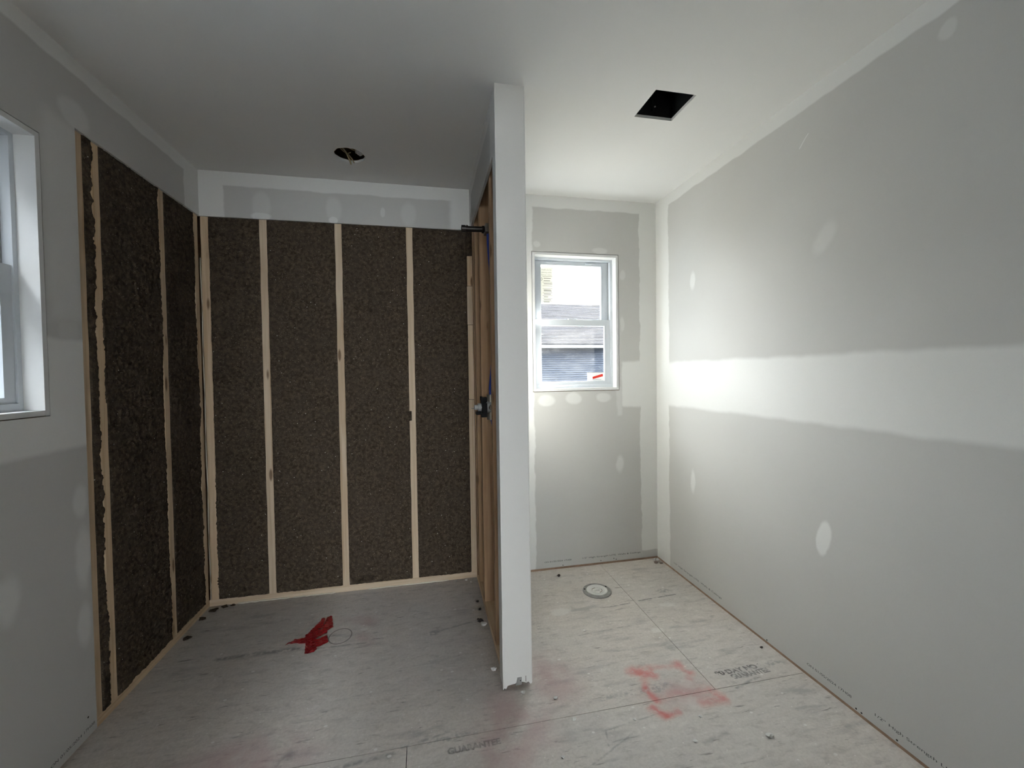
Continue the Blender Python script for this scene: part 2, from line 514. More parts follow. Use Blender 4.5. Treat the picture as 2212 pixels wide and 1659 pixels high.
def glass(name, dusty):
    b = NB(name)
    x, y, z, p = b.pos()
    tr = b.n.new('ShaderNodeBsdfTransparent')
    tr.inputs[0].default_value = (0.95, 0.97, 0.98, 1)
    gl = b.n.new('ShaderNodeBsdfGlossy')
    gl.inputs['Roughness'].default_value = 0.02
    lw = b.n.new('ShaderNodeLayerWeight')
    lw.inputs[0].default_value = 0.5
    refl = b.add(0.03, b.mul(b.math('POWER', lw.outputs['Facing'], 5.0), 0.6))
    mx = b.n.new('ShaderNodeMixShader')
    b.l.new(refl, mx.inputs[0])
    b.l.new(tr.outputs[0], mx.inputs[1])
    b.l.new(gl.outputs[0], mx.inputs[2])
    res = mx.outputs[0]
    if dusty:
        tl = b.n.new('ShaderNodeBsdfTranslucent')
        tl.inputs[0].default_value = (0.85, 0.87, 0.88, 1)
        spots = b.smooth(b.noise(p, 95, 4, 0.7), 0.58, 0.70)
        film = b.smooth(b.noise(b.mapping(p, (1, 1, 1.6)), 9, 4), 0.36, 0.72)
        f = b.add(0.002 * dusty, b.mul(b.add(b.mul(spots, 0.016), b.mul(film, 0.004)), dusty))
        m2 = b.n.new('ShaderNodeMixShader')
        b.l.new(f, m2.inputs[0])
        b.l.new(res, m2.inputs[1])
        b.l.new(tl.outputs[0], m2.inputs[2])
        res = m2.outputs[0]
    b.l.new(res, b.out.inputs[0])
    return b.m


MAT['glass'] = glass('clear_pane', 0.25)
MAT['glass_dusty'] = glass('dusty_pane', 1.0)


def shingles():
    b = NB('asphalt_shingles')
    x, y, z, p = b.pos()
    vc = b.n.new('ShaderNodeSeparateColor')
    b.l.new(b.voronoi(b.mapping(p, (2.6, 7.0, 12.0)), 1.0, out=1), vc.inputs[0])
    c = b.mix(vc.outputs[0], (0.0075, 0.0074, 0.0088), (0.018, 0.0174, 0.0206))
    return b.done(c, 0.9, 0.2)


MAT['shingle'] = shingles()


def paper_mat():
    """translucent paper sticker, lit from outside"""
    b = NB('window_sticker_paper')
    b.done(b.mix(b.noise(b.obj(), 40, 2), (0.70, 0.70, 0.66), (0.78, 0.77, 0.72)), 0.8, 0.2)
    tl = b.n.new('ShaderNodeBsdfTranslucent')
    tl.inputs[0].default_value = (0.62, 0.62, 0.56, 1)
    mx = b.n.new('ShaderNodeMixShader')
    mx.inputs[0].default_value = 0.16
    b.l.new(b.bsdf.outputs[0], mx.inputs[1])
    b.l.new(tl.outputs[0], mx.inputs[2])
    b.l.new(mx.outputs[0], b.out.inputs[0])
    return b.m


MAT['paper'] = paper_mat()
MAT['white_sticker'] = plain('white_sticker', (0.85, 0.85, 0.84), 0.6, var=0.01)
MAT['red_print'] = plain('red_print', (0.75, 0.05, 0.03), 0.6)
MAT['grey_print'] = plain('grey_print', (0.22, 0.22, 0.20), 0.8)


# ------------------------------------------------------------------ mesh helpers
class MB:
    def __init__(self):
        self.v, self.f = [], []

    def box(self, x0, x1, y0, y1, z0, z1):
        i = len(self.v)
        self.v += [(x, y, z) for z in (z0, z1) for y in (y0, y1) for x in (x0, x1)]
        self.f += [tuple(i + k for k in q) for q in ((0, 2, 3, 1), (4, 5, 7, 6), (0, 1, 5, 4), (2, 6, 7, 3), (0, 4, 6, 2), (1, 3, 7, 5))]
        return self

    def poly_prism(self, pts, mp, d0, d1):
        """pts: 2D outline; mp(a,b,d) -> xyz"""
        i, n = len(self.v), len(pts)
        self.v += [mp(a, b, d0) for a, b in pts] + [mp(a, b, d1) for a, b in pts]
        self.f += [tuple(range(i, i + n)), tuple(range(i + 2 * n - 1, i + n - 1, -1))]
        self.f += [(i + k, i + (k + 1) % n, i + n + (k + 1) % n, i + n + k) for k in range(n)]
        return self

    def tube(self, path, r, seg=12, caps=True):
        path = [Vector(p) for p in path]
        i = len(self.v)
        n = len(path)
        up = Vector((0, 0, 1))
        for k, p in enumerate(path):
            t = (path[min(k + 1, n - 1)] - path[max(k - 1, 0)]).normalized()
            a = t.cross(up)
            if a.length < 1e-3:
                a = t.cross(Vector((1, 0, 0)))
            a.normalize()
            bb = t.cross(a)
            rr = r[k] if isinstance(r, (list, tuple)) else r
            for s in range(seg):
                an = 2 * math.pi * s / seg
                q = p + a * (rr * math.cos(an)) + bb * (rr * math.sin(an))
                self.v.append(tuple(q))
        for k in range(n - 1):
            for s in range(seg):
                s2 = (s + 1) % seg
                self.f.append((i + k * seg + s, i + k * seg + s2, i + (k + 1) * seg + s2, i + (k + 1) * seg + s))
        if caps:
            self.f.append(tuple(i + s for s in range(seg))[::-1])
            self.f.append(tuple(i + (n - 1) * seg + s for s in range(seg)))
        return self

    def lathe(self, c, prof, seg=40):
        """prof: (radius, z) list around the z axis at c"""
        i, n = len(self.v), len(prof)
        for r, z in prof:
            for s in range(seg):
                a = 2 * math.pi * s / seg
                self.v.append((c[0] + r * math.cos(a), c[1] + r * math.sin(a), c[2] + z))
        for k in range(n - 1):
            for s in range(seg):
                s2 = (s + 1) % seg
                self.f.append((i + k * seg + s, i + k * seg + s2, i + (k + 1) * seg + s2, i + (k + 1) * seg + s))
        return self

    def build(self, name, mat, parent=None, bevel=0.0, smooth=False):
        me = bpy.data.meshes.new(name)
        me.from_pydata(self.v, [], self.f)
        bm = bmesh.new()
        bm.from_mesh(me)
        bmesh.ops.remove_doubles(bm, verts=bm.verts, dist=1e-6)
        bmesh.ops.recalc_face_normals(bm, faces=bm.faces)
        if bevel:
            bmesh.ops.bevel(bm, geom=bm.edges[:], offset=bevel, segments=2, affect='EDGES', profile=0.6)
        bm.to_mesh(me)
        bm.free()
        me.materials.append(MAT[mat] if isinstance(mat, str) else mat)
        if smooth:
            for p in me.polygons:
                p.use_smooth = True
        o = bpy.data.objects.new(name, me)
        COL.objects.link(o)
        if parent:
            o.parent = parent
        return o


def holed(mb, a_rng, b_rng, holes, d0, d1, mp):
    """slab with rectangular holes; mp(a,b,d) -> xyz"""
    A = sorted({a_rng[0], a_rng[1], *[min(max(v, a_rng[0]), a_rng[1]) for h in holes for v in h[:2]]})
    B = sorted({b_rng[0], b_rng[1], *[min(max(v, b_rng[0]), b_rng[1]) for h in holes for v in h[2:]]})

    def solid(i, j):
        if not (0 <= i < len(A) - 1 and 0 <= j < len(B) - 1):
            return False
        a, b = (A[i] + A[i + 1]) / 2, (B[j] + B[j + 1]) / 2
        return not any(h[0] < a < h[1] and h[2] < b < h[3] for h in holes)
    for i in range(len(A) - 1):
        for j in range(len(B) - 1):
            if not solid(i, j):
                continue
            a0, a1, b0, b1 = A[i], A[i + 1], B[j], B[j + 1]

            def quad(*ps):
                k = len(mb.v)
                mb.v.extend(mp(*p) for p in ps)
                mb.f.append((k, k + 1, k + 2, k + 3))
            quad((a0, b0, d0), (a1, b0, d0), (a1, b1, d0), (a0, b1, d0))
            quad((a0, b0, d1), (a0, b1, d1), (a1, b1, d1), (a1, b0, d1))
            if not solid(i - 1, j): quad((a0, b0, d0), (a0, b1, d0), (a0, b1, d1), (a0, b0, d1))
            if not solid(i + 1, j): quad((a1, b0, d0), (a1, b0, d1), (a1, b1, d1), (a1, b1, d0))
            if not solid(i, j - 1): quad((a0, b0, d0), (a0, b0, d1), (a1, b0, d1), (a1, b0, d0))
            if not solid(i, j + 1): quad((a0, b1, d0), (a1, b1, d0), (a1, b1, d1), (a0, b1, d1))
    return mb


def struct(o):
    o['kind'] = 'structure'
    return o


def tag(o, label, cat, group=None):
    o['label'] = label
    o['category'] = cat
    if group:
        o['group'] = group
    return o


def empty(name, loc=(0, 0, 0)):
    o = bpy.data.objects.new(name, None)
    o.empty_display_size = 0.05
    COL.objects.link(o)
    o.location = loc
    return o


def parent_keep(child, par):
    """parent a mesh built in world coordinates to an Empty that stands at its base"""
    child.parent = par
    child.matrix_parent_inverse = Matrix.Translation(par.location).inverted()
    return child


MP_BACK = lambda a, b, d: (a, d, b)     # a=x, b=z, d=y
MP_SIDE = lambda a, b, d: (d, a, b)     # a=y, b=z, d=x
MP_FLAT = lambda a, b, d: (a, b, d)     # a=x, b=y, d=z

# ------------------------------------------------------------------ floor
floor = struct(MB().box(XL - 0.3, XR + 0.3, YF - 0.3, YB + 0.3, -0.24, -0.0185).build('floor', 'dirt'))
GAP = 0.0012
rows = [(1.488, 2.80, [-1.40, 1.132, 1.80]), (0.268, 1.488, [-1.40, -0.085, 1.80]), (-0.952, 0.268, [-1.40, 1.132, 1.80]), (-2.172, -0.952, [-1.40, -0.085, 1.80]), (-3.392, -2.172, [-1.40, 1.132, 1.80]), (-5.2, -3.392, [-1.40, -0.085, 1.80])]
for y0, y1, xs in rows:
    for x0, x1 in zip(xs[:-1], xs[1:]):
        MB().box(x0 + GAP, x1 - GAP, y0 + GAP, y1 - GAP, -0.018, 0.0).build('subfloor_sheet', 'floor' if y1 > 0.5 else 'floor_far', floor)

# ------------------------------------------------------------------ ceiling with two cut-outs
VX0, VX1, VY0, VY1 = 0.942, 1.127, 1.588, 1.771
LC, LR = (-0.363, 2.345), 0.076


def build_ceiling():
    mb = MB()
    lx0, lx1, ly0, ly1 = LC[0] - 0.15, LC[0] + 0.15, LC[1] - 0.15, LC[1] + 0.15
    holed(mb, (XL - 0.2, XR + 0.2), (YF - 0.2, YB + 0.2), [(VX0, VX1, VY0, VY1), (lx0, lx1, ly0, ly1)], H, H + 0.0127, MP_FLAT)
    n = 64
    i = len(mb.v)
    for zz in (H, H + 0.0127):
        for k in range(n):
            a = 2 * math.pi * k / n
            c, s = math.cos(a), math.sin(a)
            m = 0.15 / max(abs(c), abs(s))
            r = LR + 0.0012 * math.sin(5 * a) + 0.001 * math.sin(11 * a + 1)
            mb.v.append((LC[0] + c * m, LC[1] + s * m, zz))
            mb.v.append((LC[0] + c * r, LC[1] + s * r, zz))
    for k in range(n):
        k2 = (k + 1) % n
        a, b_, c, d = i + 2 * k, i + 2 * k + 1, i + 2 * k2 + 1, i + 2 * k2
        mb.f.append((a, b_, c, d))
        mb.f.append(tuple(q + 2 * n for q in (d, c, b_, a)))
        mb.f.append((b_, b_ + 2 * n, c + 2 * n, c))
    return mb.build('ceiling', 'ceiling')


ceiling = struct(build_ceiling())
MB().box(XL - 0.35, XR + 0.35, YF - 0.35, YB + 0.35, 2.80, 2.85).build('roof_deck', 'osb', ceiling)
MB().box(XL - 0.35, 9.0, YF - 0.35, YB + 0.35, 2.86, 6.2).build('added_sun_block', 'siding_left', ceiling)  # unseen block added to keep sun off the left house and ground
att = MB()
att.box(XL - 0.35, XL - 0.16, YF - 0.35, YB + 0.35, 2.44, 2.80).box(XR + 0.12, XR + 0.35, YF - 0.35, YB + 0.35, 2.44, 2.80)
att.box(XL - 0.35, XR + 0.35, YB + 0.16, YB + 0.35, 2.44, 2.80).box(XL - 0.35, XR + 0.35, YF - 0.35, YF - 0.12, 2.44, 2.80)
att.build('attic_rim', 'osb', ceiling)

# ------------------------------------------------------------------ walls
WX0, WX1, WZ0, WZ1 = 0.686, 1.280, 1.176, 2.076       # back window, outside of its jamb
LW0, LW1, LZ0, LZ1 = 0.760, 1.653, 1.179, 2.087       # left window (y range, z range)
G = 0.0035

back = MB()
holed(back, (XL - 0.15, XR + 0.02), (0.014, H), [(WX0 - G, WX1 + G, WZ0 - G, WZ1 + G), (XL - 0.2, PX1 - T, -0.1, ZI)], YB, SB, MP_BACK)
wall_back = struct(back.build('wall_back', 'dw_back'))
left = MB()
holed(left, (YF, YB), (0.014, H), [(LW0 - G, LW1 + G, LZ0 - G, LZ1 + G), (1.802, YB + 0.1, -0.1, ZI)], SL, XL, MP_SIDE)
wall_left = struct(left.build('wall_left', 'dw_left'))
right = MB()
holed(right, (YF, YB), (0.012, H), [], XR, XR + T, MP_SIDE)
wall_right = struct(right.build('wall_right', 'dw_right'))
front = MB()
DY = -0.45                                    # wall with an assumed doorway, widened for light from behind
holed(front, (XL, XR), (0.0, H), [(-0.66, 0.50, -0.1, 2.25)], DY - 0.115, DY, MP_BACK)
wall_front = struct(front.build('wall_front', 'dw_front'))
rear = MB()
RW = (-0.98, 1.36, 0.55, 2.22)  # assumed opening, sized to bring in light from behind the camera
holed(rear, (XL - 0.02, XR + 0.02), (0.0, H), [RW], YF - 0.14, YF, MP_BACK)
wall_rear = struct(rear.build('wall_rear', 'dw_front'))

# outer sheathing closes the stud walls
sh = MB()
holed(sh, (XL - 0.17, XR + 0.13), (-0.2, 2.46), [(WX0 - 0.004, WX1 + 0.004, WZ0 - 0.004, WZ1 + 0.004)], YB + 0.150, YB + 0.165, MP_BACK)
sh.build('sheathing', 'osb', wall_back)
sh = MB()
holed(sh, (YF - 0.1, YB + 0.165), (-0.2, 2.46), [(LW0 - 0.004, LW1 + 0.004, LZ0 - 0.004, LZ1 + 0.004)], XL - 0.165, XL - 0.150, MP_SIDE)
sh.build('sheathing', 'osb', wall_left)
MB().box(XR + 0.102, XR + 0.117, YF - 0.1, YB + 0.165, -0.2, 2.46).build('sheathing', 'osb', wall_right)

SW, SD = 0.038, 0.138
plate_kw = dict(bevel=0.0015)
MB().box(XL - 0.15, XR + 0.10, SB, SB + SD, 0.0, 0.038).build('bottom_plate', 'wood_x', wall_back, **plate_kw)
MB().box(SL - SD + 0.004, SL, YF, SB, 0.0, 0.038).build('bottom_plate', 'wood_y', wall_left, **plate_kw)
MB().box(XR + T, XR + T + 0.089, YF, YB, 0.0, 0.038).build('bottom_plate', 'wood_y', wall_right, **plate_kw)
MB().box(XR + 0.0005, XR + T, DY, YB, 0.0, 0.0115).build('shim_strip', 'wood_brown', wall_right)
MB().box(PX1 + 0.001, XR, YB + 0.0015, SB, 0.0, 0.0135).build('shim_strip', 'wood_brown', wall_back)
MB().box(XL - 0.15, XR + 0.10, SB, SB + SD, H - 0.03, H + 0.05).build('top_plate', 'wood_x', wall_back)
MB().box(SL - SD + 0.004, SL, YF, SB, H - 0.03, H + 0.05).build('top_plate', 'wood_y', wall_left)

# studs: one mesh each wall, shared
def wobble_stud(w_axis):
    """board with slightly waney edges, origin at its foot, front face on the wall side"""
    mb = MB()
    n = 24
    z0, z1 = 0.038, H - 0.03
    ring = []
    for k in range(n + 1):
        z = z0 + (z1 - z0) * k / n
        e0 = 0.0008 * math.sin(k * 1.7) + 0.0006 * math.sin(k * 4.1)
        e1 = 0.0008 * math.sin(k * 2.3 + 1) + 0.0006 * math.sin(k * 3.7)
        ring.append((e0, SW + e1, z))
    for (a0, a1, z) in ring:
        if w_axis == 'x':
            mb.v += [(a0, 0.0015, z), (a0 + 0.0015, 0, z), (a1 - 0.0015, 0, z), (a1, 0.0015, z), (a1, SD, z), (a0, SD, z)]
        else:
            mb.v += [(-0.0015, a0, z), (0, a0 + 0.0015, z), (0, a1 - 0.0015, z), (-0.0015, a1, z), (-SD, a1, z), (-SD, a0, z)]
    for k in range(n):
        for s in range(6):
            s2 = (s + 1) % 6
            mb.f.append((6 * k + s, 6 * k + s2, 6 * k + 6 + s2, 6 * k + 6 + s))
    mb.f.append(tuple(range(6)))
    mb.f.append(tuple(6 * n + s for s in range(6))[::-1])
    return mb


def place_copies(first, spots, parent):
    for i, loc in enumerate(spots):
        o = first if i == 0 else first.copy()
        if i:
            COL.objects.link(o)
        o.parent = parent
        o.location = loc


BACK_STUDS = [-0.908, -0.505, -0.098]
place_copies(wobble_stud('x').build('stud', 'wood_z'), [(x, SB, 0) for x in [-1.2055] + BACK_STUDS + [0.50, 1.30]], wall_back)
LEFT_STUDS = [1.8105, 1.891, 2.302, 2.6135]
place_copies(wobble_stud('y').build('stud', 'wood_z'), [(SL, y, 0) for y in LEFT_STUDS + [0.70]], wall_left)
# scabbed blocks at the right end of the shower wall
for z0, z1, dx in ((0.038, 1.134, 0.0), (1.137, 1.603, 0.002), (1.606, 1.845, 0.0), (1.848, 2.040, 0.003)):
    MB().box(0.267 + dx, 0.302, SB - 0.0005, SB + SD, z0, z1).build('blocking', 'wood_z', wall_back, bevel=0.001)
# sealant bead down the shower corner
MB().tube([(-1.2075 + 0.001 * math.sin(k), SB - 0.0035, 0.04 + k * 0.08) for k in range(25)], 0.0028, 8).build('sealant_bead', 'caulk', wall_back)
# sealant smeared along the foot of the shower wall
for (x0, x1, zz, r) in ((-1.07, -0.80, 0.004, 0.0045), (-0.78, -0.55, 0.003, 0.003), (-0.36, 0.12, 0.003, 0.0035)):
    MB().tube([(x0 + (x1 - x0) * k / 12, SB - 0.002 - 0.0015 * math.sin(k * 1.9), zz + 0.001 * math.sin(k * 2.7)) for k in range(13)],
              [r * (0.7 + 0.5 * abs(math.sin(k * 1.3))) for k in range(13)], 8).build('sealant_bead', 'caulk', wall_back)


# ------------------------------------------------------------------ cellulose insulation, one mesh per bay
def vnoise(x, y, seed):
    g = np.random.default_rng(seed).random((256, 256))
    xi, yi = np.floor(x).astype(int), np.floor(y).astype(int)
    fx, fy = x - xi, y - yi
    fx, fy = fx * fx * (3 - 2 * fx), fy * fy * (3 - 2 * fy)
    a, b_, c, d = g[xi % 256, yi % 256], g[(xi + 1) % 256, yi % 256], g[xi % 256, (yi + 1) % 256], g[(xi + 1) % 256, (yi + 1) % 256]
    return (a * (1 - fx) + b_ * fx) * (1 - fy) + (c * (1 - fx) + d * fx) * fy - 0.5


def bay(parent, wall, u0, u1, z0, z1, seed, ov0=0.004, ov1=0.004, pits=(), gain0=None, gain1=None):
    st = 0.005
    nu, nz = max(6, int((u1 - u0 + ov0 + ov1) / st)), int((z1 - z0) / st)
    U, Z = np.meshgrid(np.linspace(u0 - ov0, u1 + ov1, nu), np.linspace(z0, z1, nz))
    h = (0.008 * vnoise(U * 7, Z * 7, seed) + 0.0045 * vnoise(U * 28, Z * 28, seed + 1) + 0.005 * vnoise(U * 75, Z * 75, seed + 2)
         + 0.0045 * vnoise(U * 150, Z * 150, seed + 3)) + 0.0005
    # over the stud edges only ragged tufts rise above the wood
    for e, gain in ((u0 - U, gain0), (U - u1, gain1)):
        over = np.clip((e + 0.004) / 0.006, 0, 1)
        rag = 0.010 * vnoise(Z * 9, Z * 0 + 3.3, seed + 5) + 0.008 * vnoise(Z * 34, Z * 0 + 7.1, seed + 6) + 0.006 * vnoise(U * 120, Z * 120, seed + 7)
        lift = np.full_like(Z, -0.006) if gain is None else gain(Z) - np.clip(e, 0, 1) * 0.55
        h = h * (1 - over) + (lift + rag * (0.6 if gain is None else 1.0)) * over
    for (cu, cz, ru, rz, dep) in pits:
        h = h + dep * np.exp(-(((U - cu) / ru) ** 2 + ((Z - cz) / rz) ** 2))
    if wall == 'back':
        co = np.stack([U, SB - h, Z], -1)
    else:
        co = np.stack([SL + h, U, Z], -1)
    co = co.reshape(-1, 3)
    idx = np.arange(nu * nz).reshape(nz, nu)
    q = np.stack([idx[:-1, :-1], idx[:-1, 1:], idx[1:, 1:], idx[1:, :-1]], -1).reshape(-1, 4)
    if wall == 'left':
        q = q[:, ::1]
    me = bpy.data.meshes.new('cellulose_insulation')
    me.vertices.add(len(co))
    me.vertices.foreach_set('co', co.ravel())
    me.loops.add(q.size)
    me.loops.foreach_set('vertex_index', q.ravel())
    me.polygons.add(len(q))
    me.polygons.foreach_set('loop_start', np.arange(0, q.size, 4))
    me.polygons.foreach_set('loop_total', np.full(len(q), 4))
    me.polygons.foreach_set('use_smooth', np.ones(len(q), dtype=bool))
    me.update()
    me.validate()
    me.materials.append(MAT['ins'])
    o = bpy.data.objects.new('cellulose_insulation', me)
    COL.objects.link(o)
    o.parent = parent
    return o


def gain_first(z):      # heavy spill over the second stud of the left wall
    return -0.001 + 0.004 * np.sin(z * 3.1 + 0.6) * (z > 0.9)


def gain_corner(z):
    return np.where(z < 1.45, -0.001 + 0.003 * np.sin(z * 7), -0.009)


bay(wall_left, 'left', 1.849, 1.891, 0.0385, 2.22, 11, 0.002, 0.013, gain1=gain_first)
bay(wall_left, 'left', 1.929, 2.302, 0.0385, 2.22, 21, 0.010, 0.006, gain0=lambda z: np.where((z > 1.2) & (z < 1.6), 0.004, -0.006),
    pits=((2.276, 1.521, 0.009, 0.020, -0.035), (2.285, 1.50, 0.006, 0.01, 0.012), (2.20, 0.62, 0.006, 0.03, -0.014), (2.19, 0.56, 0.02, 0.006, -0.010)))
bay(wall_left, 'left', 2.340, 2.6135, 0.0385, 2.22, 31, 0.003, 0.012, gain1=gain_corner)
bay(wall_back, 'back', -1.1675, -0.908, 0.0385, 2.22, 41, 0.016, 0.004, gain0=lambda z: np.where(z < 0.75, 0.0, -0.009))
bay(wall_back, 'back', -0.870, -0.505, 0.0385, 2.22, 51, pits=((-0.748, 1.612, 0.004, 0.004, 0.006), (-0.49, 1.0, 0.01, 0.01, 0.0)))
bay(wall_back, 'back', -0.467, -0.098, 0.0385, 2.22, 61, 0.004, 0.014, gain1=lambda z: np.where(np.abs(z - 1.045) < 0.03, 0.008, -0.008),
    pits=((-0.365, 1.695, 0.028, 0.005, -0.022), (-0.335, 1.685, 0.008, 0.008, -0.020), (-0.325, 1.688, 0.012, 0.006, 0.020), (-0.30, 1.69, 0.006, 0.008, -0.018),
          (-0.445, 1.50, 0.02, 0.02, -0.012), (-0.36, 0.062, 0.05, 0.010, -0.03), (-0.42, 0.072, 0.018, 0.015, 0.022)))
bay(wall_back, 'back', -0.060, 0.267, 0.0385, 2.22, 71, 0.004, 0.034, gain1=lambda z: np.where(z > 2.03, 0.02, -0.012),
    pits=((0.25, 2.06, 0.02, 0.06, -0.014), (-0.02, 1.03, 0.006, 0.012, -0.016)))


# ------------------------------------------------------------------ partition between shower and toilet nook
OY = 1.740                                     # near edge of the open stud section
part = MB()
holed(part, (PY + T, YB), (0.016, H), [(OY, YB + 0.1, -0.1, ZI)], PX0, PX0 + T, MP_SIDE)
holed(part, (PY + T, YB), (0.016, H), [], PX1 - T, PX1, MP_SIDE)
cap = [(PX0, 0.004), (PX0 + 0.006, 0.012), (PX0 + 0.012, 0.007), (PX0 + 0.02, 0.020), (PX0 + 0.05, 0.024), (PX0 + 0.062, 0.030), (PX0 + 0.085, 0.026),
       (PX0 + 0.098, 0.020), (PX0 + 0.106, 0.024), (PX1 - 0.006, 0.012), (PX1, 0.018), (PX1, H), (PX0, H)]
part.poly_prism(cap, MP_BACK, PY, PY + T)
wall_partition = struct(part.build('wall_partition', 'dw_part'))
wall_partition.name = 'wall_partition'
PSX = PX0 + T


def part_stud():
    mb = MB()
    mb.box(0, 0.085, 0, SW, 0.038, H - 0.04)
    return mb.build('stud', 'wood_part', None, bevel=0.0015)


place_copies(part_stud(), [(PSX, y, 0) for y in (1.905, 2.287, 2.515, 2.604, PY + T + 0.002)], wall_partition)
MB().box(PSX, PSX + 0.085, PY + T + 0.035, YB + 0.01, 0.0, 0.037).build('bottom_plate', 'wood_y', wall_partition, bevel=0.0015)
MB().box(PSX, PSX + 0.085, PY + T, YB + 0.01, H - 0.04, H - 0.001).build('top_plate', 'wood_y', wall_partition)
MB().box(PSX + 0.05, PSX + 0.085, 1.9445, 2.286, 1.955, 2.095).build('blocking', 'wood_y', wall_partition, bevel=0.001)
MB().box(PSX + 0.05, PSX + 0.085, 1.9445, 2.286, 1.06, 1.20).build('blocking', 'wood_y', wall_partition, bevel=0.001)
# metal corner bead nose, bare at the foot
for x, sgn in ((PX0, 1), (PX1, -1)):
    MB().tube([(x + sgn * 0.001, PY + 0.001, 0.02 + k * 0.3) for k in range(9)], 0.0022, 8).build('corner_bead', 'dw_part', wall_partition)
bead = MB().poly_prism([(PX0 + 0.052, 0.016), (PX0 + 0.078, 0.016), (PX0 + 0.078, 0.048), (PX0 + 0.060, 0.048)], MP_BACK, PY - 0.0008, PY + 0.002).build('bead_flange', 'zinc', wall_partition)
MB().tube([(PX0 + 0.0725, PY - 0.0012, 0.0335), (PX0 + 0.0725, PY - 0.0005, 0.0335)], 0.0022, 10).build('nail_hole', 'black', bead)
MB().box(PX0 + 0.0945, PX0 + 0.0965, PY - 0.0004, PY + 0.001, 0.026, 0.050).build('slit', 'dirt', wall_partition)


# ------------------------------------------------------------------ windows
def build_window(name, W, Hh, o, mp, second=False):
    """W x Hh jamb outside size; o = (a0, z0); mp(a, z, d): d = depth outwards from the wall face"""
    a0, z0 = o
    P = lambda mb, u0, u1, v0, v1, d0, d1: mb.poly_prism([(a0 + u0, z0 + v0), (a0 + u1, z0 + v0), (a0 + u1, z0 + v1), (a0 + u0, z0 + v1)], mp, d0, d1)
    root = empty(name, mp(a0 + W / 2, z0, 0.05))
    struct(root)
    J, DF = 0.017, 0.055

    def put(mb, nm, mat, par=root, bevel=0.0):
        ob = mb.build(nm, mat, None, bevel)
        if par is root:
            parent_keep(ob, root)
        else:
            ob.parent = par
        return ob

    def ring(u0, u1, v0, v1, wl, wr, wb, wt, d0, d1):
        mb = MB()
        A = lambda a, z, d: mp(a0 + a, z0 + z, d)
        holed(mb, (u0, u1), (v0, v1), [(u0 + wl, u1 - wr, v0 + wb, v1 - wt)], d0, d1, A)
        return mb
    # jamb extension boards
    for nm_args in ((0, J, 0, Hh), (W - J, W, 0, Hh), (J, W - J, 0, J), (J, W - J, Hh - J, Hh)):
        mb = MB()
        P(mb, *nm_args, -0.002, DF + 0.002)
        put(mb, 'jamb_board', 'jamb', bevel=0.0008)
    # main vinyl frame
    put(ring(0.002, W - 0.002, 0.002, Hh - 0.002, 0.031, 0.031, 0.040, 0.027, DF, 0.162), 'frame', 'vinyl', bevel=0.001)
    ch = MB()
    P(ch, 0.033, 0.036, 0.46, Hh - 0.03, DF + 0.028, DF + 0.032)
    P(ch, W - 0.036, W - 0.033, 0.46, Hh - 0.03, DF + 0.028, DF + 0.032)
    put(ch, 'balance_channel', 'zinc')
    # upper sash, in the outer track
    up = put(ring(0.033, W - 0.033, 0.435, Hh - 0.030, 0.046, 0.046, 0.042, 0.022, DF + 0.036, DF + 0.066), 'upper_sash', 'vinyl', bevel=0.0015)
    g = MB()
    P(g, 0.079, W - 0.079, 0.477, Hh - 0.052, DF + 0.050, DF + 0.053)
    put(g, 'pane', 'glass', up)
    b1 = ring(0.076, W - 0.076, 0.474, Hh - 0.049, 0.007, 0.007, 0.007, 0.006, DF + 0.034, DF + 0.049)
    put(b1, 'glazing_bead', 'vinyl', up)
    for uc in (0.155, 0.435):
        c = MB()
        P(c, uc - 0.038, uc + 0.038, Hh - 0.047, Hh - 0.037, DF + 0.026, DF + 0.037)
        put(c, 'tilt_latch', 'vinyl', up, 0.002)
    # lower sash, in the inner track
    lo = put(ring(0.033, W - 0.033, 0.030, 0.476, 0.036, 0.036, 0.026, 0.036, DF + 0.006, DF + 0.035), 'lower_sash', 'vinyl', bevel=0.0015)
    g = MB()
    P(g, 0.069, W - 0.069, 0.056, 0.440, DF + 0.020, DF + 0.023)
    put(g, 'pane', 'glass_dusty', lo)
    put(ring(0.067, W - 0.067, 0.054, 0.442, 0.007, 0.007, 0.007, 0.006, DF + 0.004, DF + 0.019), 'glazing_bead', 'vinyl', lo)
    c = MB()
    P(c, W / 2 - 0.03, W / 2 + 0.03, 0.476, 0.484, DF + 0.012, DF + 0.034)
    put(c, 'sash_lock', 'vinyl', lo, 0.001)
    return root


win_back = build_window('window_1', WX1 - WX0, WZ1 - WZ0, (WX0, WZ0), lambda a, z, d: (a, YB + d, z))
win_left = build_window('window_2', LW1 - LW0, LZ1 - LZ0, (LW0, LZ0), lambda a, z, d: (XL - d, a, z))

win_rear_added = struct(empty('added_rear_window', ((RW[0] + RW[1]) / 2, YF - 0.07, RW[2])))  # assumed, unseen window added to light the partition end from behind
fr3 = MB()
holed(fr3, RW[:2], RW[2:], [(RW[0] + 0.05, 0.175, RW[2] + 0.05, RW[3] - 0.05), (0.225, RW[1] - 0.05, RW[2] + 0.05, RW[3] - 0.05)], YF - 0.10, YF - 0.04, MP_BACK)
parent_keep(fr3.build('frame', 'vinyl'), win_rear_added)
for a0_, a1_ in ((RW[0] + 0.05, 0.175), (0.225, RW[1] - 0.05)):
    parent_keep(MB().box(a0_, a1_, YF - 0.072, YF - 0.069, RW[2] + 0.05, RW[3] - 0.05).build('pane', 'glass'), win_rear_added)

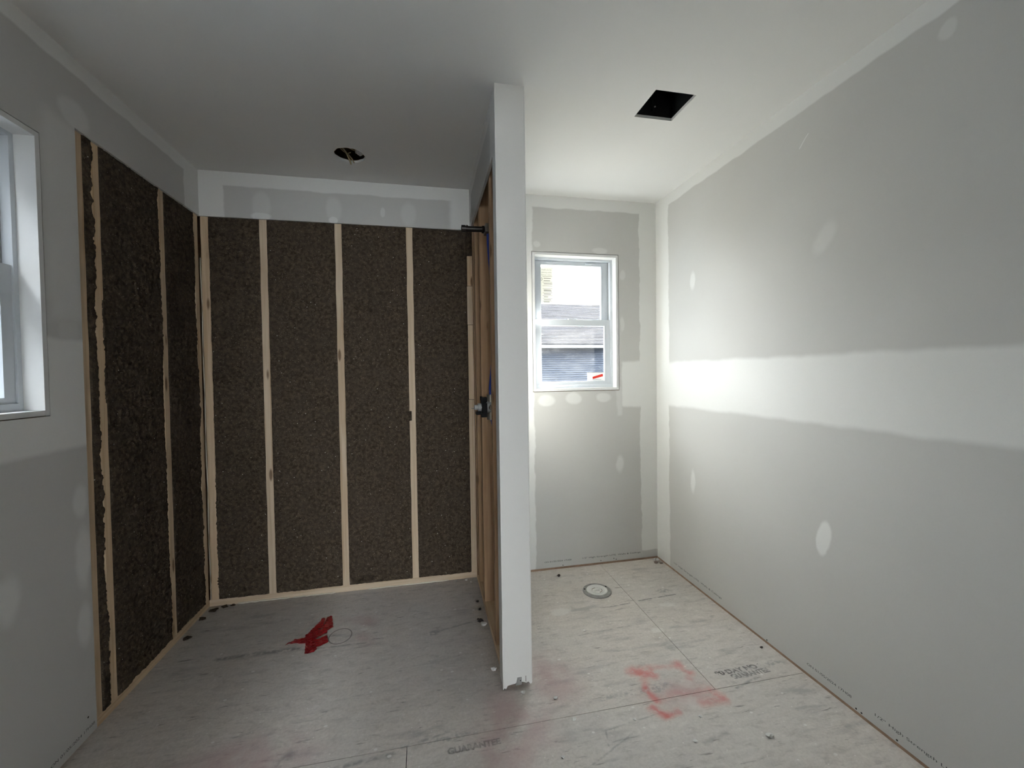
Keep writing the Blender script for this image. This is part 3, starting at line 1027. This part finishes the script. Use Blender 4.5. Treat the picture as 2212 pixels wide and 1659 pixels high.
# ------------------------------------------------------------------ printed lettering
def text_mesh(name, body, size, mat, parent, origin, xdir, ydir, sx=1.0, width=None, bold=0.0):
    cu = bpy.data.curves.new(name, 'FONT')
    cu.body = body
    cu.size = size
    cu.offset = bold
    tmp = bpy.data.objects.new('tmp', cu)
    COL.objects.link(tmp)
    bpy.context.view_layer.update()
    me = bpy.data.meshes.new_from_object(tmp.evaluated_get(bpy.context.evaluated_depsgraph_get()))
    bpy.data.objects.remove(tmp)
    bpy.data.curves.remove(cu)
    xs = [v.co.x for v in me.vertices]
    if width:
        sx = width / (max(xs) - min(xs))
    xd, yd, og = Vector(xdir), Vector(ydir), Vector(origin)
    for v in me.vertices:
        v.co = og + xd * (v.co.x * sx) + yd * v.co.y
    me.materials.clear()
    me.materials.append(MAT[mat])
    me.name = name
    o = bpy.data.objects.new(name, me)
    COL.objects.link(o)
    if parent:
        o.parent = parent
    return o


LONG = '1/2" High Strength LITE  Walls & Ceilings'
DATE = 'ON 01/05/2024 17H08'
text_mesh('printed_text', DATE, 0.014, 'ink', wall_back, (0.744, YB - 0.0004, 0.049), (1, 0, 0), (0, 0, 1), width=0.185)
text_mesh('printed_text', LONG, 0.014, 'ink', wall_back, (1.004, YB - 0.0004, 0.050), (1, 0, 0), (0, 0, 1), width=0.421)
text_mesh('printed_text', LONG, 0.014, 'ink', wall_right, (XR - 0.0004, 2.453, 0.049), (0, -1, 0), (0, 0, 1), width=0.45)
text_mesh('printed_text', DATE, 0.014, 'ink', wall_right, (XR - 0.0004, 1.474, 0.046), (0, -1, 0), (0, 0, 1), width=0.19)
text_mesh('printed_text', LONG, 0.014, 'ink', wall_right, (XR - 0.0004, 1.203, 0.047), (0, -1, 0), (0, 0, 1), width=0.43)
text_mesh('printed_text', DATE, 0.014, 'ink', wall_left, (XL + 0.0004, 1.605, 0.040), (0, 1, 0), (0, 0, 1), width=0.185)
text_mesh('stamped_text', '80 DAY NO *', 0.034, 'stamp', floor, (1.192, 1.552, 0.0004), (1, 0.02, 0), (-0.12, 1, 0), width=0.235, bold=0.0016)
text_mesh('stamped_text', 'GUARANTEE', 0.034, 'stamp', floor, (1.245, 1.522, 0.0004), (1, 0.02, 0), (-0.12, 1, 0), width=0.185, bold=0.0016)
text_mesh('stamped_text', 'GUARANTEE', 0.034, 'stamp_faint', floor, (0.052, 1.425, 0.0004), (1, 0.02, 0), (-0.06, 1, 0), width=0.185, bold=0.0016)


# screw holes and heads along the foot of the boards
def dots(parent, pts, axis):
    first = None
    for p in pts:
        if first is None:
            d = (0, 0.0006, 0) if axis == 'y' else (0.0006, 0, 0)
            first = MB().tube([tuple(-c for c in d), (0, 0, 0)], 0.0032, 10).build('screw_hole', 'dirt', parent)
            first.location = p
        else:
            o = first.copy()
            COL.objects.link(o)
            o.parent = parent
            o.location = p


dots(wall_back, [(0.871, YB - 0.0002, 0.022), (1.139, YB - 0.0002, 0.025), (1.233, YB - 0.0002, 0.031), (1.250, YB - 0.0002, 0.023)], 'y')
dots(wall_right, [(XR - 0.0002, 1.687, 0.018), (XR - 0.0002, 1.265, 0.02), (XR - 0.0002, 1.245, 0.019), (XR - 0.0002, 1.125, 0.02)], 'x')
dots(wall_left, [(XL + 0.0008, 1.762, 0.085), (XL + 0.0008, 1.648, 1.262), (XL + 0.0008, 1.649, 1.235)], 'x')

# ------------------------------------------------------------------ plumbing in the partition
BY = 2.10
valve = tag(empty('shower_valve', (0.30, BY, 1.06)), 'black and grey shower valve body with pointed stem in open stud bay', 'valve')


def vp(mb, nm, mat, bevel=0.0, par=None):
    ob = mb.build(nm, mat, None, bevel, smooth=False)
    if par is None:
        parent_keep(ob, valve)
    else:
        ob.parent = par
    return ob


xt = lambda x0, x1, r, z=1.128, n=20: MB().tube([(x0, BY, z), (x1, BY, z)], r, n)
body = vp(MB().tube([(0.322, BY, 1.065), (0.322, BY, 1.19)], 0.021, 16), 'body', 'brass')
vp(MB().tube([(0.322, BY - 0.06, 1.128), (0.322, BY + 0.06, 1.128)], 0.016, 16), 'cross_port', 'brass')
vp(xt(0.296, 0.336, 0.032), 'bonnet', 'grey_plastic')
gd = MB().box(0.276, 0.297, BY - 0.050, BY + 0.050, 1.100, 1.150).box(0.272, 0.300, BY - 0.020, BY + 0.020, 1.078, 1.178).box(0.270, 0.278, BY - 0.024, BY + 0.024, 1.160, 1.182)
vp(gd, 'plaster_guard', 'black', 0.002)
vp(xt(0.256, 0.277, 0.020), 'cartridge_cap', 'grey_plastic')
vp(MB().box(0.246, 0.272, BY - 0.022, BY + 0.022, 1.092, 1.106), 'guard_foot', 'black', 0.002)
vp(xt(0.238, 0.257, 0.013), 'stem_collar', 'grey_plastic')
vp(MB().tube([(0.224, BY, 1.124), (0.240, BY, 1.124)], [0.0022, 0.003], 10), 'stem', 'zinc')

arm = tag(empty('stub_out', (0.30, BY, 2.01)), 'dark capped pipe stub poking out above the shower opening', 'pipe')
parent_keep(MB().tube([(0.205, BY, 2.011), (0.318, BY, 2.013)], 0.0135, 16).build('pipe_nipple', 'black_iron', smooth=False), arm)
parent_keep(MB().tube([(0.188, BY, 2.011), (0.208, BY, 2.011)], 0.0175, 16).build('end_cap', 'black_iron', bevel=0.002), arm)
parent_keep(MB().tube([(0.290, BY, 2.012), (0.300, BY, 2.012)], 0.018, 6).build('hex_nut', 'black_iron'), arm)
parent_keep(MB().box(0.303, 0.335, BY - 0.035, BY + 0.035, 1.992, 2.034).build('drop_ear_elbow', 'brass', bevel=0.004), arm)


def bezier(pts, n=40):
    """smooth path through control points"""
    P = [Vector(p) for p in pts]
    P = [P[0] * 2 - P[1]] + P + [P[-1] * 2 - P[-2]]
    out = []
    for i in range(1, len(P) - 2):
        for k in range(n):
            t = k / n
            a, b_, c, d = P[i - 1], P[i], P[i + 1], P[i + 2]
            out.append(0.5 * ((2 * b_) + (c - a) * t + (2 * a - 5 * b_ + 4 * c - d) * t * t + (3 * b_ - a - 3 * c + d) * t ** 3))
    out.append(P[-2])
    return out


tag(MB().tube(bezier([(0.320, BY, 1.99), (0.322, BY - 0.01, 1.90), (0.333, BY - 0.05, 1.65), (0.333, BY - 0.05, 1.45), (0.322, BY, 1.24), (0.321, BY, 1.185)], 12), 0.008, 12)
    .build('riser_pipe', 'blue_pipe', smooth=True), 'blue plastic riser pipe between the shower valve and the pipe stub', 'pipe')
tag(MB().tube(bezier([(0.322, BY - 0.062, 1.128), (0.323, BY - 0.075, 1.10), (0.326, BY - 0.08, 1.02), (0.335, BY - 0.09, 0.8), (0.35, BY - 0.10, 0.04)], 12), 0.008, 12)
    .build('supply_pipe', 'red_pipe', smooth=True), 'red plastic supply pipe dropping from the shower valve', 'pipe')
tag(MB().tube(bezier([(0.322, BY + 0.06, 1.128), (0.323, BY + 0.066, 1.10), (0.352, BY + 0.07, 0.9), (0.36, BY + 0.07, 0.04)], 12), 0.008, 12)
    .build('supply_pipe', 'blue_pipe', smooth=True), 'blue plastic supply pipe running down below the shower valve', 'pipe')

# ------------------------------------------------------------------ toilet flange
FC = (0.972, 2.318)
fl = tag(empty('toilet_flange', (FC[0], FC[1], 0)), 'round white toilet flange with grey metal ring set in the subfloor', 'flange')
ring_o = MB().lathe((0, 0, 0), [(0.083, 0.0003), (0.083, 0.006), (0.080, 0.0085), (0.062, 0.0085), (0.060, 0.006), (0.060, 0.0003)], 56).build('metal_ring', 'flange_ring', fl, smooth=False)
white = MB().lathe((0, 0, 0), [(0.0615, 0.004), (0.0615, 0.0105), (0.0575, 0.013), (0.050, 0.012), (0.045, 0.007), (0.044, 0.0055), (0.0001, 0.0052)], 56).build('collar', 'flange_white', fl)
MB().lathe((0, 0, 0), [(0.036, 0.0053), (0.036, 0.0085), (0.0335, 0.0095), (0.031, 0.0085), (0.031, 0.0053)], 40).build('cap_ridge', 'flange_white', white)
kb = MB().box(-0.018, 0.014, -0.004, 0.004, 0.0052, 0.012).box(-0.022, -0.014, -0.018, 0.0, 0.0052, 0.010)
kb.build('knockout_tab', 'flange_white', white, bevel=0.0012)
MB().tube([(0.030 * math.cos(a), 0.026 * math.sin(a), 0.0075) for a in [math.radians(d) for d in range(-75, 20, 8)]], 0.0016, 6).build('scuff', 'flange_dirt', white)
MB().tube([(0.030 * math.cos(a), 0.028 * math.sin(a), 0.0075) for a in [math.radians(d) for d in range(95, 185, 8)]], 0.0014, 6).build('scuff', 'flange_dirt', white)
for an in (158, 22):
    c, s = math.cos(math.radians(an)), math.sin(math.radians(an))
    MB().tube([(c * 0.072, s * 0.072, 0.0078), (c * 0.072, s * 0.072, 0.0092)], 0.0055, 12).build('bolt_slot', 'black', ring_o)
for an in (95, 275, 340, 215):
    c, s = math.cos(math.radians(an)), math.sin(math.radians(an))
    MB().lathe((c * 0.074, s * 0.074, 0.0085), [(0.005, 0), (0.0045, 0.002), (0.0001, 0.0028)], 12).build('screw_head', 'zinc', ring_o)

# ------------------------------------------------------------------ red tape on the floor
TAPE = [
    ('tape_strip', [(-0.652, 2.222), (-0.567, 2.233), (-0.571, 2.176), (-0.667, 2.192), (-0.683, 2.184)], 0.0012),
    ('tape_strip', [(-0.591, 2.282), (-0.556, 2.392), (-0.544, 2.378), (-0.538, 2.288)], 0.0016),
    ('tape_strip', [(-0.538, 2.288), (-0.537, 2.392), (-0.513, 2.394), (-0.486, 2.286), (-0.516, 2.262)], 0.0022),
    ('tape_strip', [(-0.608, 2.24), (-0.588, 2.284), (-0.515, 2.276), (-0.505, 2.240), (-0.553, 2.208), (-0.590, 2.175)], 0.0034),
    ('tape_strip', [(-0.590, 2.178), (-0.553, 2.210), (-0.527, 2.120), (-0.534, 2.100), (-0.573, 2.092)], 0.0026),
    ('tape_strip', [(-0.553, 2.192), (-0.504, 2.222), (-0.484, 2.162), (-0.530, 2.130)], 0.0030)]


def crumple(pts, z, seed):
    bm = bmesh.new()
    vs = [bm.verts.new((x, y, z)) for x, y in pts]
    bm.faces.new(vs)
    bmesh.ops.triangulate(bm, faces=bm.faces)
    bmesh.ops.subdivide_edges(bm, edges=bm.edges[:], cuts=7, use_grid_fill=True)
    r = random.Random(seed)
    ph = [r.uniform(0, 6) for _ in range(4)]
    for v in bm.verts:
        x, y = v.co.x, v.co.y
        w = 0.0022 * math.sin(x * 210 + y * 60 + ph[0]) + 0.0018 * math.sin(y * 260 - x * 90 + ph[1]) + 0.0012 * math.sin((x + y) * 420 + ph[2])
        v.co.z = z + 0.001 + max(-0.0008, w)
        v.co.x += 0.0012 * math.sin(y * 300 + ph[3])
    bmesh.ops.recalc_face_normals(bm, faces=bm.faces)
    ret = bmesh.ops.extrude_face_region(bm, geom=bm.faces[:])
    for e in ret['geom']:
        if isinstance(e, bmesh.types.BMVert):
            e.co.z += 0.0005
    bmesh.ops.recalc_face_normals(bm, faces=bm.faces)
    me = bpy.data.meshes.new('tape_strip')
    bm.to_mesh(me)
    bm.free()
    me.materials.append(MAT['tape'])
    return me


tp = tag(empty('floor_tape', (-0.56, 2.23, 0)), 'crumpled red tape strips stuck in a cross on the shower floor', 'tape')
for i, (nm, pts, z) in enumerate(TAPE):
    o = bpy.data.objects.new(nm, crumple(pts, z, i))
    COL.objects.link(o)
    parent_keep(o, tp)

# ------------------------------------------------------------------ fan housing in the square ceiling cut-out
fan = tag(empty('fan_housing', ((VX0 + VX1) / 2, (VY0 + VY1) / 2, H + 0.013)), 'dark metal fan housing inside the square hole in the ceiling', 'fan housing')
hb = MB()
m_ = 0.004
x0, x1, y0, y1, z0, z1 = VX0 - m_, VX1 + m_, VY0 - m_, VY1 + m_, H + 0.0135, H + 0.16
hb.box(x0 - 0.002, x0, y0, y1, z0, z1).box(x1, x1 + 0.002, y0, y1, z0, z1).box(x0, x1, y0 - 0.002, y0, z0, z1).box(x0, x1, y1, y1 + 0.002, z0, z1)
hb.box(x0, x1, y0, y1, z1, z1 + 0.002)
parent_keep(hb.build('housing_box', 'fan'), fan)
parent_keep(MB().box(x0 + 0.09, x0 + 0.115, y1 - 0.012, y1, z0 + 0.02, z0 + 0.12).build('bracket', 'fan', bevel=0.002), fan)
for (sx, sy, sz) in ((x0 + 0.004, y1 - 0.03, z0 + 0.03), (x0 + 0.10, y1 - 0.015, z0 + 0.035)):
    parent_keep(MB().lathe((sx, sy, sz), [(0.0001, -0.003), (0.003, -0.002), (0.004, 0), (0.003, 0.002), (0.0001, 0.003)], 10).build('screw_head', 'zinc'), fan)


# ------------------------------------------------------------------ round ceiling cut-out: loose insulation and cable
def lump(name, c, r, seed, mat, sub=3, amp=0.35, parent=None):
    bm = bmesh.new()
    bmesh.ops.create_icosphere(bm, subdivisions=sub, radius=1.0)
    rr = random.Random(seed)
    ph = [Vector((rr.uniform(-5, 5), rr.uniform(-5, 5), rr.uniform(-5, 5))) for _ in range(5)]
    for v in bm.verts:
        d = v.co.normalized()
        k = 1 + amp * sum(math.sin(d.dot(p) * (1 + i * 0.7) + i) / (i + 1.5) for i, p in enumerate(ph)) * 0.6
        v.co = Vector((d.x * r[0] * k, d.y * r[1] * k, d.z * r[2] * k))
    zmin = min(v.co.z for v in bm.verts)
    me = bpy.data.meshes.new(name)
    bm.to_mesh(me)
    bm.free()
    me.materials.append(MAT[mat])
    o = bpy.data.objects.new(name, me)
    COL.objects.link(o)
    o.location = c if c[2] != 0 else (c[0], c[1], -zmin)
    return o


tag(lump('insulation_clump', (LC[0] - 0.01, LC[1] - 0.0, H + 0.135), (0.11, 0.10, 0.05), 3, 'ins', 4, 0.5), 'clump of brown insulation above the round ceiling hole', 'insulation')
tag(lump('insulation_tuft', (LC[0] + 0.045, LC[1] + 0.015, H + 0.030), (0.020, 0.022, 0.014), 5, 'crumb', 3, 0.5), 'pale scrap of fluff inside the round ceiling hole', 'insulation')
cb = tag(empty('electrical_cable', (LC[0], LC[1] + 0.07, H)), 'brown electrical cable end hanging from the round ceiling hole', 'cable')
parent_keep(MB().tube(bezier([(LC[0] - 0.06, LC[1] - 0.03, H + 0.05), (LC[0] - 0.03, LC[1] + 0.01, H + 0.035), (LC[0] - 0.012, LC[1] + 0.055, H + 0.012), (LC[0] - 0.004, LC[1] + 0.072, H - 0.012)], 8), 0.0045, 8)
            .build('sheath', 'cable', smooth=True), cb)
parent_keep(MB().tube(bezier([(LC[0] - 0.03, LC[1] + 0.02, H + 0.035), (LC[0] + 0.0, LC[1] + 0.05, H + 0.014), (LC[0] + 0.012, LC[1] + 0.070, H - 0.004)], 8), 0.003, 8)
            .build('wire', 'cable', smooth=True), cb)

for (ax_, bx_, z_, r_) in ((-0.060, -0.020, 0.026, 0.0028), (-0.045, 0.030, 0.040, 0.0035), (0.000, 0.050, 0.034, 0.0028)):
    parent_keep(MB().tube(bezier([(LC[0] + ax_, LC[1] - 0.05, H + z_ + 0.02), (LC[0] + (ax_ + bx_) / 2, LC[1] - 0.01, H + z_), (LC[0] + bx_, LC[1] + 0.04, H + z_ + 0.006), (LC[0] + bx_ + 0.015, LC[1] + 0.06, H + z_ + 0.02)], 8), r_, 8)
                .build('wire', 'cable', smooth=True), cb)

# ------------------------------------------------------------------ stickers on the window panes
lab = tag(empty('window_sticker', (0.82, YB + 0.1, 1.77)), 'tall printed paper sticker on the upper pane of the small window', 'sticker')
ys = YB + 0.055 + 0.0485
parent_keep(MB().poly_prism([(0.768, 1.766), (0.868, 1.762), (0.862, 1.80), (0.858, 1.90), (0.856, 2.006), (0.768, 2.006)], MP_BACK, ys - 0.0003, ys).build('paper_sheet', 'paper'), lab)
for i, (body_, zz, sz) in enumerate((('Thank you for', 1.985, 0.0125), ('selecting quality', 1.968, 0.0125), ('from your window', 1.951, 0.0125))):
    parent_keep(text_mesh('printed_text', body_, sz, 'grey_print', None, (0.776, ys - 0.0006, zz), (1, 0, 0), (0, 0, 1), width=0.072), lab)
for zz in (1.943, 1.905, 1.880, 1.862, 1.835, 1.815, 1.795, 1.778):
    parent_keep(MB().box(0.784, 0.852, ys - 0.0006, ys - 0.0004, zz, zz + 0.0022).build('printed_rule', 'grey_print'), lab)
for zz, wd in ((1.930, 0.05), (1.914, 0.045), (1.893, 0.06), (1.852, 0.05), (1.845, 0.055), (1.825, 0.05), (1.805, 0.03), (1.786, 0.05), (1.772, 0.04)):
    parent_keep(MB().box(0.792, 0.792 + wd, ys - 0.0006, ys - 0.0004, zz, zz + 0.0045).build('printed_line', 'grey_print'), lab)
ht = MB().tube([(0.778 + 0.006 * math.cos(a), ys - 0.0006, 1.926 + 0.008 * math.sin(a)) for a in [math.radians(90 + 20 * k) for k in range(19)]], 0.0012, 6)
parent_keep(ht.build('round_mark', 'grey_print'), lab)

lab2 = tag(empty('window_sticker', (1.15, YB + 0.08, 1.236)), 'small white sticker with red bar in corner of the lower pane', 'sticker')
y2 = YB + 0.055 + 0.0185
parent_keep(MB().box(1.086, 1.206, y2 - 0.0003, y2, 1.238, 1.295).build('paper_sheet', 'white_sticker'), lab2)
parent_keep(MB().poly_prism([(1.124, 1.250), (1.198, 1.268), (1.196, 1.285), (1.122, 1.265)], MP_BACK, y2 - 0.0007, y2 - 0.0004).build('red_bar', 'red_print'), lab2)
parent_keep(MB().box(1.122, 1.185, y2 - 0.0006, y2 - 0.0004, 1.2435, 1.2455).build('printed_line', 'grey_print'), lab2)

# ------------------------------------------------------------------ crumbs and dirt lying on the floor
def crumb(name, x, y, r, seed, mat, label, cat, group=None, flat=0.6):
    o = lump(name, (x, y, 0), (r, r * 0.8, r * flat), seed, mat, 2, 0.7)
    return tag(o, label, cat, group)


crumb('dirt_lump', 0.81, 2.548, 0.011, 1, 'dirt', 'dark dirt lump on the floor near the printed drywall foot', 'dirt')
crumb('dirt_lump', 1.511, 1.666, 0.006, 2, 'dirt', 'tiny dark speck of dirt near the right wall foot', 'dirt')
crumb('plaster_crumb', 0.275, 2.128, 0.015, 3, 'crumb', 'largest pale plaster crumb beside the open partition foot', 'debris')
SMALL = [
    ('insulation_scrap', 0.262, 2.165, 0.013, 'dirt', 'dark insulation scrap touching the largest plaster crumb by the partition', 0.6),
    ('insulation_scrap', 0.250, 2.190, 0.006, 'dirt', 'tiny dark insulation bit behind the scrap by the partition crumb', 0.6),
    ('insulation_scrap', 0.272, 2.280, 0.008, 'dirt', 'dark insulation bit at the foot of the middle partition stud', 0.6),
    ('insulation_scrap', 0.268, 2.360, 0.007, 'dirt', 'dark insulation bit past the middle stud along the partition plate', 0.6),
    ('plaster_chip', 0.255, 2.600, 0.006, 'crumb', 'smallest pale chip where shower wall plate meets partition plate', 0.6),
    ('plaster_chip', 0.230, 2.628, 0.009, 'crumb', 'pale plaster chip against the end of the shower wall plate', 0.6),
    ('plaster_chip', 0.170, 2.622, 0.007, 'crumb', 'pale chip under the insulation bay next to the partition', 0.6),
    ('plaster_crumb', 0.270, 1.792, 0.012, 'crumb', 'grey plaster crumb by the drywall edge of the partition', 0.6),
    ('plaster_crumb', 0.365, 1.640, 0.009, 'crumb', 'broken plaster bit under the end of the partition', 0.4),
    ('plaster_fleck', 0.485, 1.585, 0.008, 'crumb', 'white fleck on the floor beside the partition foot, nook side', 0.3),
    ('plaster_fleck', 0.520, 1.470, 0.009, 'crumb', 'white fleck just past the long sheet seam near the partition', 0.3),
    ('plaster_fleck', 0.740, 1.420, 0.006, 'crumb', 'small white fleck between the red paint mark and the partition', 0.3),
    ('plaster_fleck', 0.430, 1.330, 0.006, 'crumb', 'small white fleck on the pink stained floor', 0.3),
    ('plaster_fleck', 0.985, 1.380, 0.006, 'crumb', 'small white fleck right below the red paint mark', 0.3),
    ('plaster_fleck', 0.900, 1.290, 0.007, 'crumb', 'white fleck on bare floor well clear of the red paint', 0.3),
    ('plaster_fleck', 1.170, 1.250, 0.012, 'crumb', 'largest white fleck on bare floor toward the right wall', 0.3),
    ('debris_scrap', 1.525, 2.600, 0.018, 'crumb', 'whitish plaster scrap in the floor corner of the toilet nook', 0.5),
    ('debris_scrap', 1.505, 2.575, 0.014, 'flange_dirt', 'brown torn scrap in front of the whitish scrap, nook corner', 0.5),
    ('debris_scrap', 1.535, 2.560, 0.012, 'flange_dirt', 'brown torn scrap against the right wall in the nook corner', 0.5),
    ('insulation_scrap', -1.170, 2.600, 0.020, 'ins', 'largest brown insulation scrap in the shower back corner', 0.35),
    ('insulation_scrap', -1.130, 2.630, 0.015, 'ins', 'brown insulation scrap between corner stud and the next scrap', 0.35),
    ('insulation_scrap', -1.090, 2.636, 0.012, 'ins', 'small brown insulation scrap at the shower wall plate', 0.35),
    ('insulation_scrap', -1.190, 2.520, 0.016, 'ins', 'brown insulation scrap beside the left wall plate near the corner', 0.35),
    ('insulation_scrap', -1.180, 2.350, 0.016, 'ins', 'brown insulation scrap below the third stud of the left wall', 0.35)]
for i, (nm, x, y, r, mt, lb, fl_) in enumerate(SMALL):
    crumb(nm, x, y, r, 20 + i, mt, lb, 'debris', 'small building debris on the floor', fl_)

# ------------------------------------------------------------------ outdoors
ground = struct(MB().box(-30, 40, -20, 60, -0.75, -0.6).build('ground', 'ground'))


def house(loc, mat, label, y_eave, x0, x1, z_eave, z_ridge, run, lap, face):
    """long house front; face maps (along, out, z) to world"""
    root = tag(empty('neighbor_house', loc), label, 'house')
    zb = -0.6
    def box(mb, a0, a1, d0, d1, z0, z1):
        p, q = face(a0, d0), face(a1, d1)
        mb.box(min(p[0], q[0]), max(p[0], q[0]), min(p[1], q[1]), max(p[1], q[1]), z0, z1)
        return mb
    wl_top = z_eave - 0.16
    parent_keep(box(MB(), x0 + 0.3, x1 - 0.3, 0.42, 2 * run - 0.42, zb, z_eave).build('wall', mat), root)
    # lap siding boards
    n = int((wl_top - zb) / lap)
    for k in range(n):
        z1 = wl_top - k * lap
        if z1 < 0.6 and k > 24:
            break
        pts = [(0.42, z1), (0.415, z1), (0.375, z1 - lap), (0.42, z1 - lap)]
        mb = MB()
        mb.poly_prism(pts, lambda a, b, d: (*face(d, a), b), x0 + 0.3, x1 - 0.3)
        parent_keep(mb.build('siding_board', mat), root)
    parent_keep(box(MB(), x0, x1, -0.02, 0.02, z_eave - 0.16, z_eave + 0.01).build('fascia', 'fascia'), root)
    parent_keep(box(MB(), x0, x1, 0.0, 0.42, z_eave - 0.16, z_eave - 0.14).build('soffit', 'fascia'), root)
    # shingle courses
    nc = 30
    for k in range(nc):
        d0, d1 = -0.05 + (run + 0.05) * k / nc, -0.05 + (run + 0.05) * (k + 1) / nc
        za, zb_ = z_eave + (z_ridge - z_eave) * k / nc, z_eave + (z_ridge - z_eave) * (k + 1) / nc
        mb = MB()
        mb.poly_prism([(d0, za - 0.03), (d0, za + 0.022), (d1 + 0.02, zb_ + 0.006), (d1 + 0.02, zb_ - 0.03)], lambda a, b, d: (*face(d, a), b), x0, x1)
        parent_keep(mb.build('shingle_course', 'shingle'), root)
    mb = MB()
    mb.poly_prism([(run, z_ridge - 0.02), (run, z_ridge + 0.012), (2 * run, z_eave), (2 * run, z_eave - 0.03)], lambda a, b, d: (*face(d, a), b), x0, x1)
    parent_keep(mb.build('rear_roof', 'shingle'), root)
    return root


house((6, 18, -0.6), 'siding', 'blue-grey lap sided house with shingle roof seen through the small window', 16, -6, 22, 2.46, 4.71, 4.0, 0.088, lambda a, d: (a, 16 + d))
house((-7.5, 1, -0.6), 'siding_left', 'slate blue sided house set close outside the left wall window to cut its skylight', 5, -9, 9, 4.6, 6.4, 4.0, 0.12, lambda a, d: (-3.5 - d, a))  # placed close and tall to dim and tint daylight at the left window
